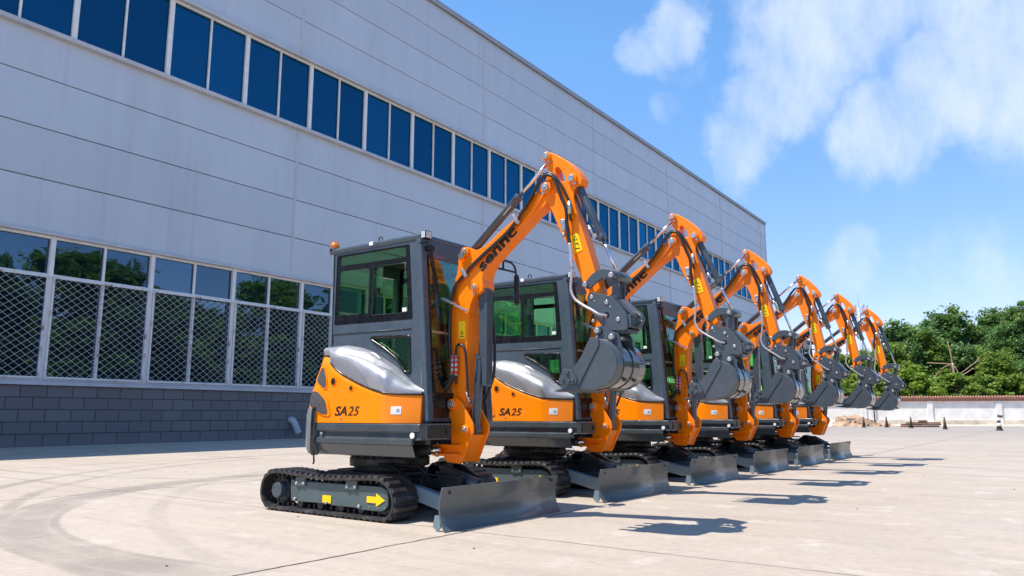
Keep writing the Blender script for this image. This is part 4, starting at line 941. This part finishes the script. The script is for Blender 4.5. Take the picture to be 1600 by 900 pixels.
    for y in (YC - .085, YC + .075):
        P_ = sp_[8:-8]; o_, i_ = [], []
        for i, p in enumerate(P_):
            t = (P_[min(i + 1, len(P_) - 1)] - P_[max(i - 1, 0)]).normalized(); nr = Vector((-t.z, 0, t.x)); o_.append(p - nr * .007); i_.append(p + nr * .002)
        rg = lambda yy: [Vector((p.x, yy, p.z)) for p in o_] + [Vector((p.x, yy, p.z)) for p in i_[::-1]]
        m.loft([rg(y - .052), rg(y + .052)], closed=True, smooth=False)
    for i in range(len(m.bm.faces)): pass
    bmesh.ops.recalc_face_normals(m.bm, faces=m.bm.faces); m.build('wear_strip', 'wear', bk)
    m = MB()
    for y in (YC - .085, YC + .075): m.cyl((2.60, y, 1.175), (2.665, y, 1.165), .012, n=8)
    m.build('drain_hole', 'black', bk)
    ear = rnd([(2.418, 1.545), (2.438, 1.592), (2.483, 1.600), (2.543, 1.555), (2.588, 1.540), (2.628, 1.518), (2.634, 1.455), (2.668, 1.355), (2.60, 1.36), (2.535, 1.44), (2.43, 1.478), (2.405, 1.50)], .02, 3)
    m = MB()
    for y in (YC - .105, YC + .105): m.plate(ear, y - .011, y + .011)
    m.box((2.49, YC, 1.50), (.10, .20, .02)); m.build('bucket_ear', 'grey', bk, .005)
    m = MB()
    for x, z in ((2.445, 1.556), (2.572, 1.500)): m.cyl((x, YC - .150, z), (x, YC + .14, z), .023, n=14); m.cyl((x - .008, YC - .132, z - .045), (x - .008, YC - .115, z - .045), .013, n=8)
    m.build('bucket_pin', 'zinc', bk, .003, 1)
    m = MB()
    for x, z in ((2.445, 1.556), (2.572, 1.500)): m.cyl((x, YC - .138, z), (x, YC - .115, z), .036, n=18)
    m.build('pin_boss', 'grey', bk, .004)
    for s_ in (-1, 1):
        yy = YC + s_ * .262
        m = MB(); m.plate(rnd([(2.205, 1.258), (2.284, 1.246), (2.335, 1.172), (2.322, 1.135), (2.20, 1.128), (2.155, 1.152)], .012, 2), yy - .010, yy + .010)
        for x, z in ((2.21, 1.17), (2.25, 1.225), (2.265, 1.16), (2.30, 1.165)): m.cyl((x, yy - .026, z), (x, yy + .022, z), .015, n=6)
        m.build('side_cutter', 'grey', bk, .004)
    m = MB(); m.box((2.26, YC, 1.094), (.13, .50, .020)); m.build('cutting_edge', 'grey', bk, .004)
    for k in range(4):
        y = YC - .21 + .14 * k
        m = MB(); m.plate([(2.09, 1.086), (2.14, 1.100), (2.27, 1.118), (2.30, 1.104), (2.30, 1.080), (2.14, 1.078)], y - .026, y + .026); m.build('bucket_tooth', 'grey', bk, .005)

    # ---------- hydraulic rams: barrel starts at one pin, rod at the other, both lie along local +X
    def ram(name, a, c, r, lb, rr, extra=None):
        a, c = Vector((a[0], YC, a[1])), Vector((c[0], YC, c[1])); tot = (c - a).length
        m = MB(); m.cyl((.0, 0, 0), (lb, 0, 0), r, n=24); m.cyl((lb - .035, 0, 0), (lb + .008, 0, 0), r * 1.12, n=24); m.cyl((0, -.04, 0), (0, .04, 0), r * 1.05, n=20); m.tube([(.06, -r, .0), (.08, -r - .012, .0), (lb - .08, -r - .012, 0), (lb - .05, -r, 0)], .006, 6, 3)
        ba = m.build(name, 'grey', root, .004)
        if extra: extra(ba, lb, r)
        m = MB(); m.cyl((.0, 0, 0), (tot - lb + .05, 0, 0), rr, n=20); m.cyl((0, -.045, 0), (0, .045, 0), rr * 1.6, n=20); ro = m.build(name + '_rod', 'chrome', root)
        return ba, ro
    def ac_extra(ba, lb, r):
        m = MB(); m.box((lb - .16, -r * .78, -.012), (.11, .006, .018), Matrix.Rotation(R(0), 3, 'X')); m.build('white_marking', 'white', ba)
    ram('arm_cylinder', (1.039, 2.381), (1.938, 3.114), .036, .71, .016, ac_extra)
    def bc_extra(ba, lb, r):
        m = MB(); m.tube([(.06, -.03, -.052), (.30, -.03, -.060), (lb - .14, -.02, -.062)], .010, 8, 3); m.build('hydraulic_hose', 'hose', ba)
        m = MB(); m.cyl((lb - .16, -.02, -.06), (lb - .05, -.015, -.052), .013, n=10); m.box((lb - .05, -.01, -.045), (.03, .03, .04)); m.build('hose_fitting', 'zinc', ba)
    ram('bucket_cylinder', (2.195, 2.866), (2.585, 1.989), .034, .585, .0135, bc_extra)
    def bo_extra(ba, lb, r):
        pass
    ram('boom_cylinder', (1.105, .772), (1.205, 2.03), .042, .66, .018, bo_extra)
    m = MB(); m.plate(rnd([(1.195, 2.06), (1.265, 2.02), (1.262, 1.15), (1.215, 1.15), (1.20, 1.40), (1.175, 1.42), (1.165, 1.93)], .012, 2), YC - .045, YC + .045); m.cyl((1.225, YC - .06, 2.02), (1.225, YC + .05, 2.02), .018, n=12)
    m.build('cylinder_guard', 'grey', root, .006)
    flatten(root)
    for o in [c for p in list(root.children) for c in list(p.children)] + list(root.children):
        if o.name.split('.')[0] in SPLIT and not o.children: split_loose(o)
    return root

PIV, TIP = Vector((.945, YC, .992)), Vector((1.938, YC, 2.833))
BOOM_GROUP = {'boom', 'cylinder_guard'}; ARM_GROUP = {'arm', 'bucket_linkage', 'quick_coupler', 'bucket'}
PINS = {'arm_cylinder': ((1.039, 2.381), 'b', (1.938, 3.114), 'a'), 'bucket_cylinder': ((2.195, 2.866), 'a', (2.585, 1.989), 'a'), 'boom_cylinder': ((1.105, .772), 'f', (1.205, 2.03), 'b')}
def pose(root, al, be):
    def rotm(a, P): return Matrix.Translation(P) @ Matrix.Rotation(-R(a), 4, 'Y') @ Matrix.Translation(-P)
    MB_, I_ = rotm(al, PIV), Matrix()
    MA_ = MB_ @ rotm(be, TIP); fr = {'f': I_, 'b': MB_, 'a': MA_}
    for ch in root.children:
        nm = ch.name.split('.')[0]
        if nm in BOOM_GROUP: ch.matrix_local = MB_
        elif nm in ARM_GROUP: ch.matrix_local = MA_
        else:
            key = nm[:-4] if nm.endswith('_rod') else nm
            if key in PINS and nm != 'cylinder_rod':
                a, fa, c, fc = PINS[key]; pa = fr[fa] @ Vector((a[0], YC, a[1])); pc = fr[fc] @ Vector((c[0], YC, c[1]))
                o_, t_ = (pc, pa) if nm.endswith('_rod') else (pa, pc); d = t_ - o_
                ch.matrix_local = Matrix.Translation(o_) @ Matrix.Rotation(-math.atan2(d.z, d.x), 4, 'Y')

ex = make_excavator()
spots = [(-5.45, 5.42, 0, 0), (-5.45, 7.90, -1.2, .2), (-5.46, 10.27, -.9, -3.6), (-5.45, 12.65, -1.2, -6.0), (-5.44, 14.92, -1.6, -5.8), (-5.45, 17.17, -3.2, -4.5)]
labs = ['orange and grey tracked mini excavator nearest the camera, its whole right side in view',
        'second mini excavator from the camera, its cab half hidden behind the nearest boom',
        'third mini excavator from the camera in the parked row',
        'fourth mini excavator from the camera, its raised boom reaching the factory corner',
        'fifth mini excavator from the camera, its raised boom standing against clear sky',
        'farthest and smallest of the six mini excavators, its bucket in front of the trees']
exs = [ex] + [copy_tree(ex) for _ in spots[1:]]
for o, (x, y, al, be), lb in zip(exs, spots, labs):
    o.location = (x, y, 0); pose(o, al, be); tag(o, lb, 'excavator', 'mini excavators parked in a row')

# ------------------------------------------------------------------ far boundary
Fh = Vector((-math.sin(R(36.264)), math.cos(R(36.264)), 0)); Rh = Vector((Fh.y, -Fh.x, 0))
def at(d, r_, z=0): return Fh * d + Rh * r_ + Vector((0, 0, z))      # d metres into the yard, r_ metres across it
wr = empty('boundary_wall', at(64, 36), R(21)); tag(wr, 'long whitewashed boundary wall with square pillars and red tiled coping', 'wall')
m = MB(); m.box((0, 0, 1.25), (52, .24, 1.55)); m.build('wall_panel', 'plaster', wr)
m = MB(); m.box((0, -.04, .24), (52, .34, .48)); m.build('plinth', 'plinth', wr, .02)
m = MB(); m.box((0, 0, 2.08), (52, .44, .14)); m.box((0, 0, 2.19), (52, .62, .09))
for k in range(260): m.cyl((-25.9 + .2 * k, -.34, 2.25), (-25.9 + .2 * k, .02, 2.40), .075, n=6)
m.build('coping', 'coping', wr, .0)
for k in range(11):
    x = -1.22 - 5.08 * (k - 5)
    m = MB(); m.box((x, -.02, 1.05), (.42, .40, 2.02)); m.build('pillar', 'plaster', wr, .015)
m = MB(); n_ = 60
for i in range(n_):
    pass
for i in range(n_ + 1):
    t = i / n_; x = -26 + 52 * t
secs = [[Vector((-27 + 54 * i / 60, -.1, .0)) + Vector((0, 0, .12)), Vector((-27 + 54 * i / 60, -1.0 - .3 * noise.noise(Vector((i * .3, 0, 0))), .09)), Vector((-27 + 54 * i / 60, -2.6 - 1.1 * noise.noise(Vector((i * .23, 5, 0))), .004))] for i in range(61)]
m.loft(secs); vg = m.build('sandy_verge', 'sand'); vg.location = wr.location; vg.rotation_euler = wr.rotation_euler; tag(vg, 'pale sandy verge along the foot of the boundary wall', 'ground', kind='structure')

def bollard(loc, striped=False, h=1.15):
    m = MB(); m.cyl((0, 0, 0), (0, 0, .09), .26, .24, n=16); m.cyl((0, 0, .09), (0, 0, h), .19, .07, n=16); m.sphere((0, 0, h), .07)
    if striped:
        o = empty('bollard'); p = m.build('post', 'cone', o); 
        for z in (.25, .55): q = MB(); q.cyl((0, 0, z), (0, 0, z + .18), .19 - z * .085, .17 - z * .085, n=16); q.build('white_band', 'white', o)
        q = MB(); q.box((.13, 0, h - .05), (.34, .12, .14)); q.build('top_hook', 'cone', o)
    else: o = m.build('bollard', 'cone')
    o.location = loc; return o
bl_l = ['dark slim bollard beside the rubble heap, leftmost of the row before the boundary wall', 'dark slim bollard second from left, before the plain wall bay', 'dark slim bollard just left of the old timber pile', 'dark slim bollard just right of the old timber pile']
bpos = [(-12.41, 59.33), (-11.09, 60.3), (-9.23, 58.42), (-6.74, 54.59)]
b0 = bollard((*bpos[0], 0))
for i, (p, l_) in enumerate(zip(bpos, bl_l)):
    o = b0 if i == 0 else b0.copy()
    if i: COL.objects.link(o)
    o.location = (*p, 0); o.scale = (.62, .62, .62); tag(o, l_, 'bollard', 'dark bollards at the yard edge')
b5 = bollard((-3.708, 52.07, 0), True, .85); b5.scale = (.72, .72, 1)
tag(b5, 'black and white banded bollard with a hooked top at the right edge', 'bollard')
# rubble, timber, cart, tarpaulin heap
def heap(name, loc, rx, ry, h, mat, seed, n=26):
    rs = random.Random(seed); m = MB(); N = n; rows = []
    for i in range(N + 1):
        row = []
        for j in range(N + 1):
            x, y = (i / N - .5) * 2, (j / N - .5) * 2; r_ = math.hypot(x, y); hh = max(0, 1 - r_ ** 1.6)
            z = h * hh * (.7 + .6 * noise.noise(Vector((x * 2.5 + seed, y * 2.5, 0)))) + .12 * hh ** .5 * noise.noise(Vector((x * 9, y * 9 + seed, 1)))
            row.append(Vector((x * rx, y * ry, max(z, -.02))))
        rows.append(row)
    m.loft(rows, smooth=False)
    for k in range(60):
        a, q = rs.uniform(0, 6.28), rs.uniform(0, 1); m.box((math.cos(a) * q * rx, math.sin(a) * q * ry, h * max(0, 1 - q ** 1.6) * .8), (rs.uniform(.1, .35), rs.uniform(.1, .3), rs.uniform(.05, .2)), Quaternion((rs.random(), rs.random(), rs.random(), rs.random())).normalized().to_matrix())
    o = m.build(name, mat); o.location = loc; return o
tag(heap('rubble_heap', at(62, 27.0), 3.4, 1.5, .85, 'rubblemat', 3), 'low heap of brown earth and broken brick at the wall corner', 'rubble')
tag(heap('tarpaulin_heap', at(64.5, 24.6), 1.6, 1.2, 2.3, 'tarpblue', 8, 18), 'dark blue tarpaulin draped over a pile behind the rubble heap', 'tarpaulin')
tag(heap('pale_sack_heap', at(62.5, 25.0), 1.3, 1.0, 1.1, 'white', 5, 14), 'pale white sheeting heap beside the blue tarpaulin', 'sheeting')
ct = empty('hand_cart', at(61.5, 27.2), .4); ct.scale = (.6, .6, .6); tag(ct, 'small grey hand cart standing on the rubble by the wall', 'cart')
m = MB(); m.box((0, 0, .75), (1.5, .8, .45)); m.box((0, 0, 1.0), (1.6, .9, .06)); m.build('cart_box', 'steel', ct, .02)
for s_ in (-.45, .45): m = MB(); m.cyl((.5, s_ - .04, .32), (.5, s_ + .04, .32), .32, n=20); m.build('wheel', 'rubber', ct)
m = MB(); m.tube([(-.7, -.35, .8), (-1.4, -.35, .95), (-1.6, -.3, 1.0), (-1.6, .3, 1.0), (-1.4, .35, .95), (-.7, .35, .8)], .03, 8, 3); m.build('handle', 'steel', ct)
m = MB()
for k in range(7): m.box((random.uniform(-.1, .1), (k % 3 - 1) * .22, .07 + .12 * (k // 3)), (2.6 + random.uniform(-.3, .3), .16, .10), Matrix.Rotation(random.uniform(-.05, .05), 3, 'Z'))
m.box((.1, 0, .42), (.5, .3, .16)); o = m.build('timber_pile', 'timber', None, .01); o.location = at(56.5, 29.9); o.rotation_euler = (0, 0, R(36)); tag(o, 'low pile of old red brown timber lying at the wall foot', 'timber')
# thin upright pipe at a wall bay
m = MB(); m.cyl((0, 0, 0), (0, 0, 2.0), .05, n=10); m.box((0, 0, 0.03), (.3, .3, .06)); o = m.build('steel_post', 'dark'); o.location = at(65.2, 30.6); tag(o, 'thin dark steel post standing against the boundary wall', 'post')

# ------------------------------------------------------------------ trees
def crown_mesh(name, seed, blobs, nleaf, size, mat, droop=0.):
    rs = random.Random(seed); me = bpy.data.meshes.new(name); V, Fc, T = [], [], []
    tot = sum(r_[3] ** 2 for r_ in blobs)
    for (bx, by, bz, br_) in blobs:
        n_ = int(nleaf * br_ ** 2 / tot); ncl = max(6, n_ // 40); cl = []
        for _ in range(ncl):
            while True:
                d = Vector((rs.uniform(-1, 1), rs.uniform(-1, 1), rs.uniform(-1, 1)))
                if .15 < d.length < 1: break
            d = d.normalized() * (d.length ** .45); cl.append((Vector((bx, by, bz)) + Vector((d.x * br_, d.y * br_, d.z * br_ * .78)), rs.uniform(.16, .34) * br_ ** .6, rs.random()))
        for k in range(n_):
            c_, cr, tone = cl[k % ncl]; p = c_ + Vector((rs.gauss(0, 1), rs.gauss(0, 1), rs.gauss(0, .55))) * cr
            nrm = Vector((rs.gauss(0, .7), rs.gauss(0, .7), 1 + rs.gauss(0, .4))).normalized(); u = nrm.orthogonal().normalized(); u.rotate(Quaternion(nrm, rs.uniform(0, 6.28))); w = nrm.cross(u)
            s_ = size * rs.uniform(.6, 1.4); i0 = len(V)
            V += [p - u * s_ * .5, p + w * s_ * .28 - Vector((0, 0, droop * s_)), p + u * s_ * .5 - Vector((0, 0, droop * s_ * 1.5)), p - w * s_ * .28]; Fc.append((i0, i0 + 1, i0 + 2, i0 + 3)); T += [tone * .7 + rs.random() * .3] * 4
    me.from_pydata(V, [], Fc); at_ = me.attributes.new('tone', 'FLOAT', 'POINT'); at_.data.foreach_set('value', T); me.materials.append(M[mat]); me.update(); return me
def trunk_mb(h, r_, limbs, seed):
    rs = random.Random(seed); m = MB(); pts = [(0, 0, -.1), (rs.uniform(-.1, .1), rs.uniform(-.1, .1), h * .35), (rs.uniform(-.25, .25), rs.uniform(-.25, .25), h * .7), (rs.uniform(-.3, .3), rs.uniform(-.3, .3), h)]
    P = catmull(pts, 5)
    for i in range(len(P) - 1): 
        k = i / (len(P) - 1); m.cyl(P[i], P[i + 1], r_ * (1 - k * .75), r_ * (1 - (k + 1 / 15) * .75), n=9)
    for t in limbs:
        t = Vector(t); s_ = P[int(len(P) * rs.uniform(.35, .8))]; mid_ = s_.lerp(t, .5) + Vector((rs.uniform(-.3, .3), rs.uniform(-.3, .3), rs.uniform(0, .5)))
        a = s_
        for k, q in enumerate((mid_, t)): m.cyl(a, q, r_ * (.42 - .18 * k), r_ * (.24 - .18 * k), n=6); a = q
    return m
TREES = {}
def tree_kind(key, seed, h, spread, nb, nleaf, size, mat, low=.15):
    rs = random.Random(seed); bl = []
    for k in range(nb):
        t = (k + .5) / nb; z = h * (low + (1 - low) * t) * .93; w = spread * math.sin(math.pi * min(1, .25 + .72 * t)) ** .8
        a = k * 2.4 + rs.uniform(-.5, .5); r_ = rs.uniform(.55, 1.0); bl.append((math.cos(a) * w * r_ * .75, math.sin(a) * w * r_ * .75, z, h * rs.uniform(.085, .15)))
    me = crown_mesh('crown', seed, bl, nleaf, size, mat); tm = trunk_mb(h * .85, h * .022, [(b_[0], b_[1], b_[2]) for b_ in bl[::1]], seed)
    root = empty('tree'); o = bpy.data.objects.new('crown', me); COL.objects.link(o); o.parent = root; tm.build('trunk', 'bark', root); TREES[key] = root; return root
tree_kind('round', 11, 10, 4.0, 22, 26000, .34, 'leaf', .10)
tree_kind('tall', 12, 13, 4.2, 26, 30000, .34, 'leaf2', .12)
tree_kind('feather', 13, 11.5, 4.6, 15, 17000, .40, 'leaf2', .30)
tree_kind('bush', 14, 6.0, 3.6, 18, 16000, .30, 'leaf3', .05)
tree_kind('hedge', 15, 4.6, 3.6, 16, 15000, .30, 'leaf', .02)
tree_kind('spire', 16, 12, 2.3, 20, 15000, .34, 'leaf', .15)
used = set()
def put(key, d, r_, s_, rz, label, group='trees beyond the boundary wall', z=0, cat='tree', name='tree'):
    o = TREES[key] if key not in used else copy_tree(TREES[key])
    used.add(key); o.location = at(d, r_, z); o.scale = (s_, s_, s_); o.rotation_euler = (0, 0, rz); o.name = name; tag(o, label, cat, group); return o
# r_ = (px-800)/1206*d
def RR(px, d): return (px - 800) / 1206.4 * d
put('round', 84, RR(1225, 84), .62, .3, 'low dark tree glimpsed between the fourth and fifth booms')
put('round', 80, RR(1320, 80), .72, 1.3, 'dark green tree behind the farthest excavator bucket')
put('feather', 78, RR(1418, 78), .90, 2.0, 'airy blue green tree whose flat top rises just right of the last boom')
put('round', 74, RR(1400, 74), .78, .9, 'bright round topped tree just right of the farthest bucket')
put('round', 77, RR(1452, 77), .90, 4.1, 'full green tree between the flat topped tree and the storm broken tree')
put('feather', 82, RR(1494, 82), 1.06, 3.6, 'tall airy tree with layered tufts rising above the broken pale trunk')
put('round', 80, RR(1530, 80), .78, 5.2, 'dense tree just right of the broken pale trunk')
put('tall', 82, RR(1568, 82), .93, .5, 'tall dark tree with a pointed tuft near the right edge')
put('tall', 76, RR(1612, 76), .92, 2.2, 'tallest bright green tree cut by the right edge')
put('round', 72, RR(1560, 72), .68, 2.9, 'lower leafy tree against the wall near the right edge')
put('feather', 86, RR(1350, 86), .70, 5.0, 'pale distant tree behind the last excavator boom')
for i, (px, d, s_, kd, l_) in enumerate([(1345, 70, .75, 'hedge', 'dark bush behind the wall under the farthest bucket'), (1390, 70, .85, 'hedge', 'dark bush over the wall just right of the farthest bucket'), (1432, 70, .85, 'bush', 'yellow green bush over the wall near the first clear pillar'),
        (1475, 69, .42, 'bush', 'small vivid lime bush peeping over the coping'), (1500, 69.6, .95, 'hedge', 'dark bush below the broken pale trunk'), (1543, 70, .92, 'hedge', 'dark bush over the second clear pillar'), (1590, 70, .95, 'hedge', 'dark bush over the wall at the right edge'),
        (1455, 72, .95, 'hedge', 'tall dark bush left of the lime bush'), (1410, 73, .8, 'bush', 'yellow green bush crown above the first clear wall bay'), (1520, 74, .70, 'bush', 'yellow green patch of bush right of the broken trunk'), (1300, 71, .8, 'hedge', 'dark bush at the far end of the wall beside the fifth excavator')]):
    put(kd, d, RR(px, d), s_, i * 1.7, l_, 'bushes behind the boundary wall', .3, 'bush', 'bush')
put('spire', 88, RR(1402, 88), .80, 1.0, 'slender spired tree just left of the flat topped tree')
# storm broken tree: bare pale trunk with snapped limbs
bt = empty('broken_tree', at(70.5, RR(1496, 70.5))); tag(bt, 'storm broken tree with bare pale trunk and splayed dead limbs', 'tree')
m = MB(); m.tube([(0, 0, 0), (.1, 0, 3.0), (.0, 0, 5.6)], .10, 8, 4); m.tube([(0, 0, 5.4), (-.1, 0, 6.6), (-.25, 0, 7.6)], .06, 6, 4); m.build('trunk', 'deadwood', bt)
m = MB()
for p in ([(0, 0, 5.5), (-.8, .1, 5.3), (-1.7, 0, 4.6), (-1.9, 0, 3.9)], [(0, 0, 5.4), (.4, 0, 4.9), (.5, 0, 4.2)], [(.3, 0, 4.4), (1.2, -.2, 4.9), (2.3, -.1, 5.6), (2.7, 0, 6.0)], [(.3, 0, 4.4), (1.1, .2, 4.6), (2.0, .1, 5.1)], [(0, 0, 5.5), (-1.2, -.2, 5.6), (-2.6, -.1, 5.7)], [(-.2, 0, 5.4), (-.4, .2, 4.6), (-.9, .2, 4.1)]): m.tube([(x * .8, y, z) for x, y, z in p], .04, 6, 4)
m.build('broken_limb', 'deadwood', bt)
# trees across the yard, seen only as reflections in the factory windows
rs = random.Random(5)
for k in range(17):
    kd = ['round', 'tall', 'round', 'feather', 'tall'][k % 5]; o = copy_tree(TREES[kd]); s_ = rs.uniform(1.15, 2.05) * (.8 if kd == 'tall' else 1); o.scale = (s_ * 1.15, s_ * 1.15, s_)
    o.location = (38 + rs.uniform(-4, 5), 12 + 5.6 * k + rs.uniform(-1, 1), 0); o.rotation_euler = (0, 0, rs.uniform(0, 6)); o.name = 'tree'
    tag(o, 'leafy tree across the yard, mirrored in the lower factory windows', 'tree', 'trees across the yard mirrored in the windows')
# telecom mast
mt = empty('telecom_mast', at(180, RR(1354.5, 180))); tag(mt, 'slim telecom mast with ringed antennas far behind the last boom', 'mast')
m = MB(); m.cyl((0, 0, 0), (0, 0, 26), .55, .32, n=12); m.cyl((0, 0, 26), (0, 0, 31.5), .05, .03, n=6); m.build('pole', 'steel', mt)
m = MB()
for k in range(12): a = k * math.pi / 6; m.beam((0, 0, 24.2), (1.7 * math.cos(a), 1.7 * math.sin(a), 24.4), .08, .08)
m.tube([(1.7 * math.cos(k * math.pi / 8), 1.7 * math.sin(k * math.pi / 8), 24.4) for k in range(17)], .09, 6, 1); m.build('platform', 'steel', mt)
for k in range(6):
    a = k * math.pi / 3 + .3; m = MB(); m.box((1.8 * math.cos(a), 1.8 * math.sin(a), 25.5), (.3, .3, 2.2), Matrix.Rotation(a, 3, 'Z')); m.build('antenna_panel', 'steel', mt, .03)
# small litter on the slab
rs = random.Random(9); m = MB()
for k in range(90):
    x, y = rs.uniform(-16, 4), rs.uniform(2.2, 26); s_ = rs.uniform(.003, .011)
    m.box((x, y, s_ * .3), (s_ * 1.6, s_, s_ * .6), Matrix.Rotation(rs.uniform(0, 3), 3, 'Z'))
tag(m.build('grit', 'cone'), 'scattered grit and small stones on the concrete', 'grit', kind='stuff')
